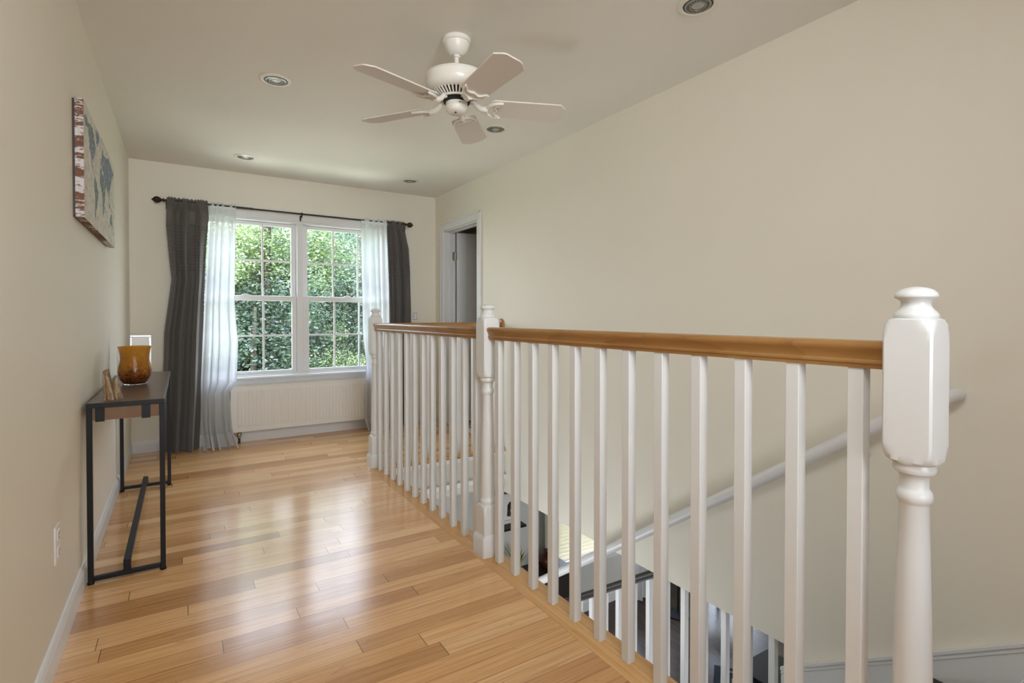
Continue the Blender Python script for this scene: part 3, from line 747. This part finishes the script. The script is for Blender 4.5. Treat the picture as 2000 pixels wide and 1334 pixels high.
c=cloth('dark_curtain',lin([(0,-.155),(.35,-.14),(1.0,-.125),(1.45,-.07),(1.62,-.085),(1.9,-.105),(2.13,-.100)]),
  lin([(0,.12),(.5,.145),(1.3,.165),(1.75,.185),(2.0,.205),(2.13,.198)]),ry,2.6,lin([(0,.060),(1.2,.046),(1.7,.034),(1.95,.026),(2.12,.018)]),.006,2.137,M['curtain'],220,420,11,.9,(1.535,1.93,.0265,.010),True,sharp=1.5,ybot=.05)
tag(c,'dark taupe pleated curtain at the left end of the rod, pooling on the floor','curtain')
c=cloth('sheer_curtain',lin([(0,.15),(.25,.13),(.6,.135),(1.2,.165),(1.7,.19),(2.08,.212)]),
  lin([(0,.40),(.15,.36),(.48,.345),(.56,.40),(.9,.42),(1.25,.395),(1.7,.405),(2.08,.41)]),ry,4.2,lin([(0,.060),(.3,.032),(1.2,.020),(2.0,.010)]),.006,2.128,M['sheer'],200,160,5,.4,None,True,sharp=1.3,ybot=.07,fwd=.06)
tag(c,'white sheer curtain on the left side of the window','curtain')
c=cloth('sheer_curtain',lin([(0,1.575),(.12,1.545),(.6,1.56),(1.2,1.545),(2.0,1.525)]),
  lin([(0,1.76),(.6,1.80),(1.3,1.81),(2.1,1.79)]),ry,4.2,lin([(0,.045),(1.2,.022),(2.0,.010)]),.006,2.122,M['sheer'],200,160,8,2.0,None,True,sharp=1.3,ybot=.02,fwd=.075)
tag(c,'white sheer curtain on the right side of the window','curtain')
c=cloth('dark_curtain',lin([(0,1.84),(1.2,1.825),(1.6,1.81),(2.1,1.79)]),
  lin([(0,2.03),(1.2,2.045),(1.6,2.035),(1.85,2.02),(2.02,1.985),(2.12,1.975)]),ry,2.6,lin([(0,.050),(1.2,.040),(1.9,.026),(2.12,.016)]),.006,2.126,M['curtain'],200,420,21,2.6,(1.56,1.90,.0265,.010),True,sharp=1.5)
tag(c,'dark taupe pleated curtain at the right end of the rod','curtain')

# ------------------------------------------------------------------ radiator
rd=empty('radiator',(.95,YB-.06,.1),'white ribbed panel radiator under the window','radiator')
rx0,rx1,rz0,rz1,ryf=.355,1.60,.108,.520,YB-.105
b=MB(); nfl=37; x0f=rx0+.055; pf_=(rx1-.05-x0f)/nfl
def radf(u,v):
    x=rx0+(rx1-rx0)*u; z=rz0+(rz1-rz0)*v
    d=0
    if x0f<x<rx1-.05:
        fx=((x-x0f)/pf_)%1; hx=abs(fx-.5)*2   # 0 at centre of rib
        zc0,zc1=rz0+.045,rz1-.042
        endd=min(z-zc0,zc1-z)
        r=pf_*.34
        dx=abs(fx-.5)*pf_
        if endd>r: inside=r-dx
        elif endd>-.001: inside=r-math.hypot(dx,r-endd)
        else: inside=-1
        d=-.0055*max(0,min(1,(inside+.002)/.006)) if inside>-.002 else 0
        d=d*-1
    return (x,ryf-d,z)
b.grid(radf,nfl*12,60)
b.build('front_panel',M['rad'],rd,smooth=60)
b=MB(); b.box(rx0,rx0+.004,ryf,YB-.03,rz0,rz1+.004); b.box(rx1-.004,rx1,ryf,YB-.03,rz0,rz1+.004); b.box(rx0,rx1,YB-.034,YB-.03,rz0,rz1); b.box(rx0,rx1,ryf+.0005,YB-.03,rz0,rz0+.003)
b.build('casing',M['rad'],rd)
b=MB(); n=150
for i in range(n):
    x=rx0+.006+(rx1-rx0-.012)*i/n; b.box(x,x+.003,ryf+.006,YB-.036,rz1-.004,rz1+.003)
b.box(rx0,rx1,ryf,ryf+.006,rz1-.002,rz1+.004); b.box(rx0,rx1,YB-.036,YB-.03,rz1-.002,rz1+.004)
b.build('top_grille',M['rad'],rd)
for x in (rx0+.022,rx0+.075):
    b=MB(); b.tube([(x,ryf+.04,rz0),(x,ryf+.04,rz0-.02)],.012,16); b.lathe(x,ryf+.04,[(.017,rz0-.045),(.019,rz0-.040),(.019,rz0-.020),(.015,rz0-.014)],6); b.lathe(x,ryf+.04,[(.009,rz0-.062),(.012,rz0-.058),(.012,rz0-.044)],16)
    if x>rx0+.05: b.tube([(x-.05,ryf+.04,rz0-.030),(x,ryf+.04,rz0-.030)],.008,12)
    v=b.build('valve',M['brass'],rd,smooth=30)
    b=MB(); b.tube([(x,ryf+.04,rz0-.06),(x,ryf+.04,.0)],.009,12); b.build('pipe',M['hose'],v,smooth=30)

# ------------------------------------------------------------------ switch and outlet
sw=empty('light_switch',(2.127,YB,1.14),'white rocker light switch on the end wall beside the right dark curtain','switch')
b=MB(); b.box(2.092,2.162,YB-.006,YB,1.080,1.200); b.build('plate',M['plastic'],sw,bevel=.003)
b=MB(); b.box(2.110,2.144,YB-.010,YB-.004,1.106,1.174); b.build('rocker',M['plastic'],sw,bevel=.002)
b=MB(); b.box(2.106,2.148,YB-.0066,YB-.0055,1.102,1.178); b.build('gap_line',M['socket'],sw)
ot=empty('wall_outlet',(XL,2.30,.375),'white duplex power outlet on the left wall in front of the table','outlet')
b=MB(); b.box(XL,XL+.006,2.255,2.335,.317,.442); b.build('plate',M['plastic'],ot,bevel=.003)
for zc in (.352,.408):
    b=MB(); b.box(XL+.004,XL+.0085,2.277,2.313,zc-.017,zc+.017); s=b.build('socket_face',M['plastic'],ot,bevel=.002)
    b=MB(); b.box(XL+.008,XL+.0088,2.285,2.2875,zc-.003,zc+.010); b.box(XL+.008,XL+.0088,2.3025,2.305,zc-.003,zc+.010); b.box(XL+.008,XL+.0088,2.292,2.298,zc-.013,zc-.007); b.build('socket_slots',M['slot'],s)

# ------------------------------------------------------------------ console table
tx0,tx1,ty0,ty1,tz=-.345,-.068,2.825,4.240,.770
ct=empty('console_table',((tx0+tx1)/2,(ty0+ty1)/2,0),'narrow console table with black metal frame and dark wood top','table')
t=.020
b=MB(); b.box(tx0+t*.6,tx1-t*.6,ty0+t*.6,ty1-t*.6,tz-.075,tz-.001)
top=b.build('wood_apron',M['apron'],ct)
b=MB(); b.box(tx0+.004,tx1-.004,ty0+.004,ty1-.004,tz-.012,tz+.0012); b.build('tabletop',M['tabletop'],ct,bevel=.001)
b=MB()
b.box(tx0,tx1,ty0,ty0+t,tz-t,tz); b.box(tx0,tx1,ty1-t,ty1,tz-t,tz); b.box(tx0,tx0+t,ty0+t,ty1-t,tz-t,tz); b.box(tx1-t,tx1,ty0+t,ty1-t,tz-t,tz)
b.build('top_frame',M['black'],ct,bevel=.0015)
b=MB(); b.box(tx1-.013,tx1-.009,ty0+t,ty1-t,tz-.078,tz-t); b.build('glared_side',M['sideglare'],ct)  # thin strip over the apron side, carrying the painted glare tone
for x in (tx0,tx1-t):
    for y in (ty0,ty1-t):
        b=MB(); b.box(x,x+t,y,y+t,.010,tz-t); l=b.build('leg',M['black'],ct,bevel=.0015)
        b=MB(); b.lathe(x+t/2,y+t/2,[(.010,.012),(.013,.008),(.013,.0),(.012,0)],16); b.build('foot_glide',M['black'],l)
for y in (ty0,ty1-t):
    b=MB(); b.box(tx0+t,tx1-t,y,y+t,.012,.030); b.build('bottom_bar',M['black'],ct,bevel=.0015)
sx=-.209
b=MB(); b.box(sx-.014,sx+.014,ty0+.003,ty1-.003,.062,.078); b.box(sx-.014,sx+.014,ty0+.003,ty0+.017,.030,.062); b.box(sx-.014,sx+.014,ty1-.017,ty1-.003,.030,.062); b.build('stretcher',M['black'],ct,bevel=.001)
for x in (-.315,-.153):
    b=MB(); b.box(x,x+.032,ty0+.006,ty0+.012,tz-.080,tz-t); b.build('strap',M['black'],ct)
# vase
vx,vy=-.217,3.50
vs=empty('amber_vase',(vx,vy,tz+.0012),'amber crackle glass hurricane vase on the console table','vase')
z0=tz+.0012
prof=[(.052,0),(.056,.004),(.054,.010),(.058,.016),(.069,.032),(.0765,.055),(.0775,.075),(.074,.098),(.068,.120),(.0655,.140),(.067,.165),(.0715,.188),(.0768,.207)]
b=MB(); 
outer=[(r,z0+z) for r,z in prof]; inner=[(r-.0035,z0+z) for r,z in reversed(prof[3:])]+[(.03,z0+.014),(.001,z0+.013)]
b.lathe(vx,vy,[(.001,z0+.009)]+outer[2:]+inner,64); b.build('bowl',M['amber'],vs,smooth=60)
b=MB(); b.lathe(vx,vy,[(.001,z0),(.050,z0),(.0535,z0+.003),(.0535,z0+.007),(.048,z0+.0085),(.001,z0+.0085)],48); b.build('glass_foot',M['clear'],vs,smooth=50)
b=MB()
for i in range(60):
    a=random.uniform(0,2*pi); r=.052*math.sqrt(random.random()); z=z0+.028+random.uniform(0,.055)*(1-(r/.07)**2); q=random.uniform(.006,.013)
    b.lathe(vx+r*math.cos(a),vy+r*math.sin(a),[(.001,z-q),(q*.8,z-q*.5),(q,z),(q*.7,z+q*.6),(.001,z+q)],7)
o=b.build('dried_filling',M['potp'],vs); o['kind']='stuff'
# silver photo frame
fr=empty('photo_frame',(-.215,3.97,tz+.0012),'silver photo frame with a pale blank mat behind the amber vase','photo frame')
fx0,fx1,fy,fh=-.272,-.163,3.97,.252
def fb(b,x0,x1,z0_,z1_,y0,y1,lean=.10):
    base=tz+.0015
    vs_=[]
    for z in (z0_,z1_):
        for (x,y) in ((x0,y0),(x1,y0),(x1,y1),(x0,y1)): vs_.append((x,fy+y+z*lean,base+z))
    b.add(vs_,[(0,3,2,1),(4,5,6,7),(0,1,5,4),(1,2,6,5),(2,3,7,6),(3,0,4,7)])
b=MB()
fb(b,fx0,fx1,0,.012,0,.012); fb(b,fx0,fx1,fh-.012,fh,0,.012); fb(b,fx0,fx0+.012,.012,fh-.012,0,.012); fb(b,fx1-.012,fx1,.012,fh-.012,0,.012)
b.build('frame',M['silver'],fr,bevel=.0015)
b=MB(); fb(b,fx0+.012,fx1-.012,.012,fh-.012,.004,.008); b.build('mat_board',M['mat'],fr)
b=MB(); b.add([(-.235,3.985+.02,tz+.15),(-.20,3.985+.02,tz+.15),(-.20,4.06,tz+.0015),(-.235,4.06,tz+.0015)],[(0,1,2,3)]); b.build('easel_back',M['black'],fr)
# petrified wood ornament
orn=MB(); ox,oy=-.272,2.905
def ornf(cx,cy,w,d,h,lean,seed):
    rings=[]; n=28; 
    for k in range(15):
        t=k/14; z=tz+.0012+h*t
        sc=(1-.55*t**1.3); ring=[]
        for i in range(n):
            a=2*pi*i/n
            r=1+.22*mnoise.noise(Vector((math.cos(a)*1.8+seed,math.sin(a)*1.8,t*1.3)))*1.6
            ring.append((cx+lean*t+w*sc*r*math.cos(a),cy+d*sc*r*math.sin(a),z+(0 if k<14 else .010*math.cos(a+1))))
        rings.append(ring)
    orn.loft(rings)
ornf(ox,oy,.024,.022,.128,-.012,1.3); ornf(ox+.030,oy+.008,.019,.020,.085,-.010,6.1)
tag(orn.build('wood_ornament',M['petri'],smooth=50),'small brown petrified wood ornament at the near end of the console table','ornament')

# ------------------------------------------------------------------ world map canvas
mc=empty('wall_map_canvas',(XL,3.25,1.77),'distressed world map canvas in slate blue on the left wall','wall art')
my0,my1,mz0,mz1=2.690,3.81,1.536,2.008; mx=XL+.036
poly=[ # lon/lat outlines
 ([(-168,66),(-155,71),(-125,70),(-95,72),(-80,68),(-78,60),(-65,58),(-56,51),(-66,44),(-75,38),(-81,30),(-82,25),(-90,30),(-97,27),(-96,19),(-88,21),(-84,15),(-78,8),(-86,12),(-98,16),(-106,22),(-112,30),(-122,36),(-125,48),(-140,60),(-155,58),(-165,61)],1),
 ([(-78,8),(-62,10),(-50,1),(-36,-6),(-39,-17),(-48,-27),(-57,-37),(-66,-46),(-68,-55),(-75,-50),(-72,-30),(-71,-18),(-81,-5)],2),
 ([(-55,60),(-42,60),(-22,70),(-20,82),(-50,83),(-68,77),(-54,70)],1),
 ([(-16,28),(-9,36),(10,37),(12,32),(32,31),(43,12),(51,11),(40,-5),(40,-16),(33,-27),(20,-35),(13,-18),(9,2),(-8,5),(-17,14)],2),
 ([(-9,37),(-9,44),(-1,49),(8,55),(8,62),(22,71),(40,67),(68,70),(100,78),(140,73),(178,68),(162,60),(156,52),(140,54),(140,45),(128,38),(122,30),(110,20),(106,10),(103,2),(98,12),(90,22),(80,8),(72,20),(60,25),(52,14),(43,13),(35,30),(27,37),(23,36),(12,45),(16,38),(5,43)],1),
 ([(114,-22),(122,-17),(131,-12),(142,-11),(153,-27),(148,-38),(138,-35),(129,-32),(115,-34)],2),
 ([(-5,50),(1,51),(-2,57),(-6,57)],1),([(130,32),(141,37),(143,43),(139,38)],1),([(96,4),(105,-6),(115,-8),(118,2),(108,1)],2),([(44,-15),(50,-16),(46,-25)],2),
 ([(130,-1),(150,-6),(146,-9),(134,-5)],2),([(168,-45),(176,-38),(178,-41),(171,-46)],2),([(-24,64),(-14,64),(-15,66),(-22,66)],1)]
def inside(x,y,P):
    r=False; j=len(P)-1
    for i in range(len(P)):
        xi,yi=P[i]; xj,yj=P[j]
        if (yi>y)!=(yj>y) and x<(xj-xi)*(y-yi)/(yj-yi)+xi: r=not r
        j=i
    return r
def mcls(u,v):
    lon=-172+u*360; lat=-66+v*152
    lon+=4*mnoise.noise(Vector((u*40,v*18,0))); lat+=4*mnoise.noise(Vector((u*40,v*18,5)))
    for P,k in poly:
        if inside(lon,lat,P):
            if mnoise.noise(Vector((u*60,v*30,9)))>.42: return 0
            if k==1 and mnoise.noise(Vector((u*5,v*4,2)))<-.12: return 2
            return k
    return 0
b=MB(); b.grid(lambda u,v:(mx,my0+(my1-my0)*u,mz0+(mz1-mz0)*v),260,120,0,mcls)
b.build('printed_front',[M['mapw'],M['map1'],M['map2']],mc)
b=MB(); 
b.box(XL+.008,mx-.0004,my0,my0+.02,mz0,mz1); b.box(XL+.008,mx-.0004,my1-.02,my1,mz0,mz1); b.box(XL+.008,mx-.0004,my0+.02,my1-.02,mz0,mz0+.02); b.box(XL+.008,mx-.0004,my0+.02,my1-.02,mz1-.02,mz1)
b.build('wrapped_edge',M['worn'],mc)
b=MB(); 
b.box(XL,XL+.008,my0+.001,my0+.03,mz0+.004,mz1-.004); b.box(XL,XL+.008,my1-.05,my1-.02,mz0+.004,mz1-.004); b.box(XL,XL+.008,my0+.03,my1-.05,mz0+.004,mz0+.03); b.box(XL,XL+.008,my0+.03,my1-.05,mz1-.03,mz1-.004)
b.build('stretcher_frame',M['dark'],mc)

# ------------------------------------------------------------------ ceiling fan
fx,fyy=1.100,2.238
fan=empty('ceiling_fan',(fx,fyy,H),'cream five-blade ceiling fan over the landing','ceiling fan')
b=MB(); b.lathe(fx,fyy,[(.001,H),(.063,H),(.066,H-.004),(.067,H-.014),(.066,H-.020),(.060,H-.023),(.059,H-.028),(.056,H-.044),(.048,H-.060),(.035,H-.072),(.024,H-.078),(.016,H-.076)],48); b.build('canopy',M['fan'],fan,smooth=35)
b=MB(); b.lathe(fx,fyy,[(.017,H-.088),(.019,H-.082),(.016,H-.072)],24); b.tube([(fx,fyy,H-.08),(fx,fyy,2.265)],.0115,20); b.build('downrod',M['fan'],fan,smooth=40)
b=MB(); b.lathe(fx,fyy,[(.012,2.279),(.05,2.277),(.10,2.272),(.136,2.264),(.146,2.258),(.148,2.255),(.148,2.252),(.1455,2.250),(.146,2.246),(.146,2.222),(.143,2.206),(.135,2.193),(.123,2.185),(.115,2.182)],64); 
b.lathe(fx,fyy,[(.070,2.158),(.074,2.152),(.082,2.153),(.084,2.160)],48)
hs=b.build('motor_housing',M['fan'],fan,smooth=35)
b=MB(); b.lathe(fx,fyy,[(.111,2.184),(.070,2.160),(.001,2.160)],48); b.lathe(fx,fyy,[(.066,2.160),(.060,2.140),(.001,2.140)],32); b.build('motor_core',M['slot'],fan)
b=MB()
for k in range(40):   # radial vent fins
    a=2*pi*k/40; c_,s_=math.cos(a),math.sin(a); w=.0035
    p0=(.118,2.182); p1=(.080,2.155)
    vv=[]
    for (r,z) in (p0,p1):
        for q in (-w*(r/.1),w*(r/.1)): vv.append((fx+r*c_-q*s_,fyy+r*s_+q*c_,z)); 
    for (r,z) in (p0,p1):
        for q in (-w*(r/.1),w*(r/.1)): vv.append((fx+r*c_-q*s_,fyy+r*s_+q*c_,z+.006))
    b.add(vv,[(0,1,3,2),(4,6,7,5),(0,2,6,4),(1,5,7,3)])
b.build('vent_fins',M['fan'],hs)
b=MB(); b.lathe(fx,fyy,[(.030,2.150),(.048,2.148),(.051,2.144),(.051,2.136),(.049,2.132),(.052,2.128),(.053,2.118),(.049,2.104),(.038,2.094),(.020,2.088),(.001,2.087)],40)
hb=b.build('switch_housing',M['fan'],fan,smooth=40)
b=MB(); b.tube([(fx-.015,fyy-.02,2.094),(fx-.015,fyy-.02,2.086)],.004,8); b.tube([(fx-.01,fyy-.048,2.128),(fx-.01,fyy-.052,2.128)],.003,8); b.build('screw',M['slot'],hb)
# blades
def blade_pts(r0,r1):
    w0,w1,ch=.062,.072,.036
    out=[(r0,-w0+.012),(r0+.012,-w0)]+[(r1-ch,-w1),(r1-.006,-w1+ch*.8),(r1,-w1+ch+.006)]
    return out+[(x,-y) for x,y in reversed(out)]
for k in range(5):
    ang=math.radians(-19.7+72*k); pit=math.radians(12.4)
    ca,sa=math.cos(ang),math.sin(ang)
    def T(r,w,z,base=2.128):
        # w: +ccw side; pitch raises clockwise side
        yy=w*math.cos(pit)+z*math.sin(pit)*0; zz=base-w*math.sin(pit)+z
        return (fx+r*ca-yy*sa,fyy+r*sa+yy*ca,zz)
    b=MB(); P=blade_pts(.160,.527); b.loft([[T(r,w,0) for r,w in P],[T(r,w,.0065) for r,w in P]])
    bd=b.build('blade',M['blade'],fan,bevel=.0015)
    # scalloped arm: a plate under the blade with raised crescent rim, and a curved neck to the motor
    b=MB()
    P=[(.140,-.020),(.150,-.036),(.168,-.050),(.196,-.058),(.214,-.057),(.205,-.046),(.186,-.036),(.178,-.024),(.182,-.008),(.190,0)]
    P=P+[(x,-y) for x,y in reversed(P[:-1])]
    b.loft([[T(r,w,-.007) for r,w in P],[T(r,w,-.0005) for r,w in P]])
    crest=[T(r,w,-.008) for r,w in [(.215,-.055),(.196,-.055),(.170,-.047),(.152,-.032),(.143,-.014),(.141,0),(.143,.014),(.152,.032),(.170,.047),(.196,.055),(.215,.055)]]
    b.tube(crest,[.004]+[.006]*9+[.004],8)
    crest2=[T(r,w,-.009) for r,w in [(.206,-.046),(.186,-.036),(.178,-.022),(.186,-.006),(.190,0),(.186,.006),(.178,.022),(.186,.036),(.206,.046)]]
    b.tube(crest2,[.003]+[.005]*7+[.003],8)
    b.tube([T(.066,0,.026),T(.082,0,.022),T(.096,0,.006),T(.116,0,-.006),T(.145,0,-.006)],[.010,.011,.012,.014,.016],10)
    b.build('blade_arm',M['fan'],bd,smooth=50)

# ------------------------------------------------------------------ recessed ceiling lights
def rlight(x,y,label):
    e=empty('recessed_light',(x,y,H),label,'ceiling light','recessed ceiling lights')
    b=MB(); b.lathe(x,y,[(.060,H-.0005),(.086,H-.0005),(.086,H-.003),(.078,H-.006),(.064,H-.0075),(.060,H-.004)],56); 
    # make it a ring: separate loft without caps
    b=MB(); rings=[]
    for r,z in [(.060,H-.0006),(.086,H-.0006),(.0865,H-.003),(.079,H-.0062),(.066,H-.0085),(.061,H-.006),(.060,H-.0006)]:
        rings.append([(x+r*math.cos(2*pi*i/56),y+r*math.sin(2*pi*i/56),z) for i in range(56)])
    b.loft(rings,cap=False); b.build('trim_ring',M['lampring'],e,smooth=40)
    b=MB(); b.lathe(x,y,[(.0605,H-.0015),(.0605,H-.0025),(.001,H-.0025)],40); b.build('recess',M['lampdark'],e)
    b=MB(); b.lathe(x,y,[(.054,H-.003),(.054,H-.006),(.047,H-.008),(.030,H-.0085),(.029,H-.0045),(.001,H-.0045)],48); lm=b.build('lamp_face',M['lampmetal'],e,smooth=30)
    b=MB(); n=28
    for k in range(n):
        a=2*pi*k/n; c_,s_=math.cos(a),math.sin(a); vv=[]
        for r,q in ((.034,.0014),(.046,.0022)):
            for d in (-q,q): vv.append((x+r*c_-d*s_,y+r*s_+d*c_,H-.0090))
        b.add(vv,[(0,1,3,2)])
    b.build('vent_slots',M['slot'],lm)
    b=MB(); b.lathe(x,y,[(.026,H-.004),(.026,H-.0065),(.018,H-.009),(.006,H-.010),(.001,H-.010)],32); b.build('lens',M['lamplens'],e,smooth=50)
rlight(.448,4.80,'recessed ceiling light above the left part of the window, over the white sheer')
rlight(1.862,4.797,'recessed ceiling light nearest the doorway, at the far right of the ceiling')
rlight(.447,3.150,'recessed ceiling light on its own to the left of the ceiling fan')
rlight(1.850,3.158,'recessed ceiling light just below the right blade of the ceiling fan')
rlight(1.830,1.455,'recessed ceiling light nearest the viewer, cut by the top edge of the photo')

# ------------------------------------------------------------------ outdoors
b=MB(); b.box(-40,50,5.6,80,-3.2,-3.0); tag(b.build('lawn',M['grass']),'green ground under the trees outside','ground',None,'structure')
def crown_mesh(seed,mat,n=5200,rx=1.9,rz=2.2,leaf=.085):
    rnd=random.Random(seed); b=MB(); cl=[]
    for i in range(46):
        while True:
            p=Vector((rnd.uniform(-1,1),rnd.uniform(-1,1),rnd.uniform(-1,1)))
            if p.length<1: break
        p=p.normalized()*(.35+.6*rnd.random()); cl.append((Vector((p.x*rx,p.y*rx,p.z*rz)),rnd.uniform(.35,.75)))
    for i in range(n):
        c,r=rnd.choice(cl); d=Vector((rnd.gauss(0,1),rnd.gauss(0,1),rnd.gauss(0,.8))).normalized()*r*(rnd.random()**.35)
        p=c+d; s=leaf*rnd.uniform(.6,1.4)
        u=Vector((rnd.gauss(0,1),rnd.gauss(0,1),rnd.gauss(0,.5))).normalized(); w=u.cross(Vector((rnd.gauss(0,1),rnd.gauss(0,1),rnd.gauss(0,1)))).normalized()
        b.add([p-u*s,p+w*s*.45,p+u*s,p-w*s*.45],[(0,1,2,3)])
    return b
def tree_proto(name,seed,mat,h,rx,rz,label,loc,n=5200,leaf=.085):
    e=empty(name,(0,0,0),label,'tree','trees outside the window')
    cr=crown_mesh(seed,mat,n,rx,rz,leaf); cr.v=[(x,y,z+h) for x,y,z in cr.v]
    cr.build('foliage',mat,e)
    t=MB(); t.tube([(0,0,0),(.05,.02,h*.4),(-.03,0,h*.8),(.05,.05,h+rz*.6)],[.12,.10,.08,.03],10)
    rnd=random.Random(seed)
    for k in range(7):
        a=rnd.uniform(0,2*pi); z=h*rnd.uniform(.5,1.0); t.tube([(0,0,z),(rx*.4*math.cos(a),rx*.4*math.sin(a),z+.5),(rx*.75*math.cos(a),rx*.75*math.sin(a),z+1.0)],[.045,.03,.01],6)
    t.build('trunk',M['trunk'],e,smooth=50)
    e.location=loc; return e
def cp(e,loc,rz,sc,label):
    o=e.copy(); COL.objects.link(o); o.location=loc; o.rotation_euler=(0,0,rz); o.scale=(sc,sc,sc); o['label']=label
    for c in e.children:
        d=c.copy(); COL.objects.link(d); d.parent=o
GZ=-3.0
tA=tree_proto('leafy_tree',1,M['leafA'],4.8,2.1,2.7,'blue green leafy tree seen through the middle of the right sash',(3.9,13.5,GZ),36000,.036)
tB=tree_proto('bright_tree',2,M['leafB'],5.3,2.1,2.0,'sunlit yellow green tree in the upper left panes of the window',(1.5,13.2,GZ),27000,.036)
tC=tree_proto('bushy_tree',3,M['leafC'],3.0,1.9,2.2,'dark green bushy tree filling the lower left panes of the window',(1.2,11.6,GZ),36000,.035)
sl_=empty('slender_tree',(0,0,0),'slender tree whose dark trunk shows in the upper left panes of the window','tree','trees outside the window')
b=MB(); b.tube([(0,0,0),(.04,0,2.5),(-.03,.02,5.2),(.02,0,7.0)],[.12,.11,.10,.07],12); b.build('trunk',M['darktrunk'],sl_,smooth=50)
b=crown_mesh(9,None,5000,1.0,.8,.04); b.v=[(x,y,z+7.1) for x,y,z in b.v]; b.build('foliage',M['leafB'],sl_); sl_.location=(1.60,12.6,-3.0)
names={'A':tA,'B':tB,'C':tC}
spots=[('C',(2.4,12.6),1.0,1.0,'dark green bushy tree behind the centre mullion of the window'),
 ('A',(2.75,14.6),2.1,1.0,'blue green leafy tree behind the right side of the left sash'),
 ('B',(2.9,11.3),.5,.55,'low yellow green sapling in the lower left panes of the right sash'),
 ('C',(3.75,11.8),3.0,.85,'dark green bush low in the right sash'),
 ('A',(5.2,15.0),4.0,1.0,'blue green tree at the right edge of the window view'),
 ('B',(4.3,17.5),1.2,1.0,'yellow green tree glimpsed between trunks in the right sash'),
 ('C',(5.2,12.8),2.5,1.1,'dark bushy tree behind the right sheer curtain'),
 ('B',(.3,16.5),3.3,1.0,'yellow green tree behind the left sheer curtain'),
 ('A',(.3,14.3),5.0,.97,'blue green tree at the left edge of the window view'),
 ('C',(-.4,12.6),4.4,1.15,'dark bushy tree hidden mostly by the left curtains'),
 ('A',(2.1,18.5),.4,1.05,'distant blue green tree in the upper left sash'),
 ('A',(6.6,18.0),1.9,1.2,'distant blue green tree far to the right'),
 ('C',(8.0,14.5),.9,1.2,'dark bushy tree outside the downstairs window'),
 ('B',(6.9,12.5),5.9,.8,'yellow green tree outside the downstairs blinds'),
 ('C',(-2.6,15.0),.2,1.2,'dark bushy tree farthest to the left')]
for k,(x,y),r,s,l in spots: cp(names[k],(x,y,GZ),r,s,l)

# ------------------------------------------------------------------ light
w=bpy.data.worlds.new('sky'); SC.world=w; w.use_nodes=True; nt=w.node_tree; nt.nodes.clear()
out=nt.nodes.new('ShaderNodeOutputWorld'); bg=nt.nodes.new('ShaderNodeBackground')
tc=nt.nodes.new('ShaderNodeTexCoord'); sp=nt.nodes.new('ShaderNodeSeparateXYZ'); nt.links.new(tc.outputs['Generated'],sp.inputs[0])
cr=ramp(nt,sp.outputs[2],[(0,(.95,.98,1)),(.25,(.82,.90,1)),(1,(.5,.68,1))]); nt.links.new(cr,bg.inputs[0]); bg.inputs[1].default_value=9.6
nt.links.new(bg.outputs[0],out.inputs[0])
def lamp(kind,name,loc,rot,energy,col=(1,1,1),size=1,sy=None,portal=False,spread=None):
    l=bpy.data.lights.new(name,kind); l.energy=energy; l.color=col
    if kind=='AREA':
        l.size=size
        if sy: l.shape='RECTANGLE'; l.size_y=sy
        if portal: l.cycles.is_portal=True
        if spread: l.spread=spread
    if kind=='SUN': l.angle=.02
    o=bpy.data.objects.new(name,l); COL.objects.link(o); o.location=loc; o.rotation_euler=rot; return o
lamp('SUN','sun',(0,0,10),(math.radians(42),0,math.radians(-28)),5.5,(1,.97,.9))
lamp('AREA','window_portal',((WX0+WX1)/2,YB+.17,1.32),(-pi/2,0,0),1,size=1.75,sy=1.5,portal=True)
lamp('AREA','outdoor_fill_far',(.95,7.8,-.9),(math.radians(180-42),0,pi),135,(.97,1,.96),2.6,1.6)  # unseen area lamp added outside, imitates ground bounce on the ceiling
lamp('AREA','outdoor_fill_near',(.95,6.35,-.35),(math.radians(180-28),0,pi),12,(.93,.98,1),2.2,.9)  # second added lamp, closer in, brightens the ceiling next to the window
lamp('AREA','hall_fill',(.30,YN+.2,1.5),(math.radians(92),0,math.radians(-7)),12,(.90,.95,1),1.0,1.2,spread=math.radians(60))
lamp('AREA','ceiling_fill',(.35,.1,2.41),(math.radians(48),0,math.radians(-8)),38,(.90,.95,1),1.0,1.0)
lamp('AREA','stairwell_fill',(1.34,2.3,-1.3),(0,math.radians(-135),0),30,(.92,.96,1),.6,2.6)
lamp('AREA','lower_room_fill',(4.6,1.2,-.45),(math.radians(46),0,math.radians(-8)),150,(.95,.97,1),3,2)

# ------------------------------------------------------------------ colour
SC.view_settings.view_transform='Standard'; SC.view_settings.look='None'; SC.view_settings.exposure=0; SC.view_settings.gamma=1
SC.cycles.max_bounces=10; SC.cycles.diffuse_bounces=6; SC.cycles.transparent_max_bounces=24; SC.cycles.transmission_bounces=8
SC.cycles.sample_clamp_indirect=6; SC.cycles.use_denoising=True
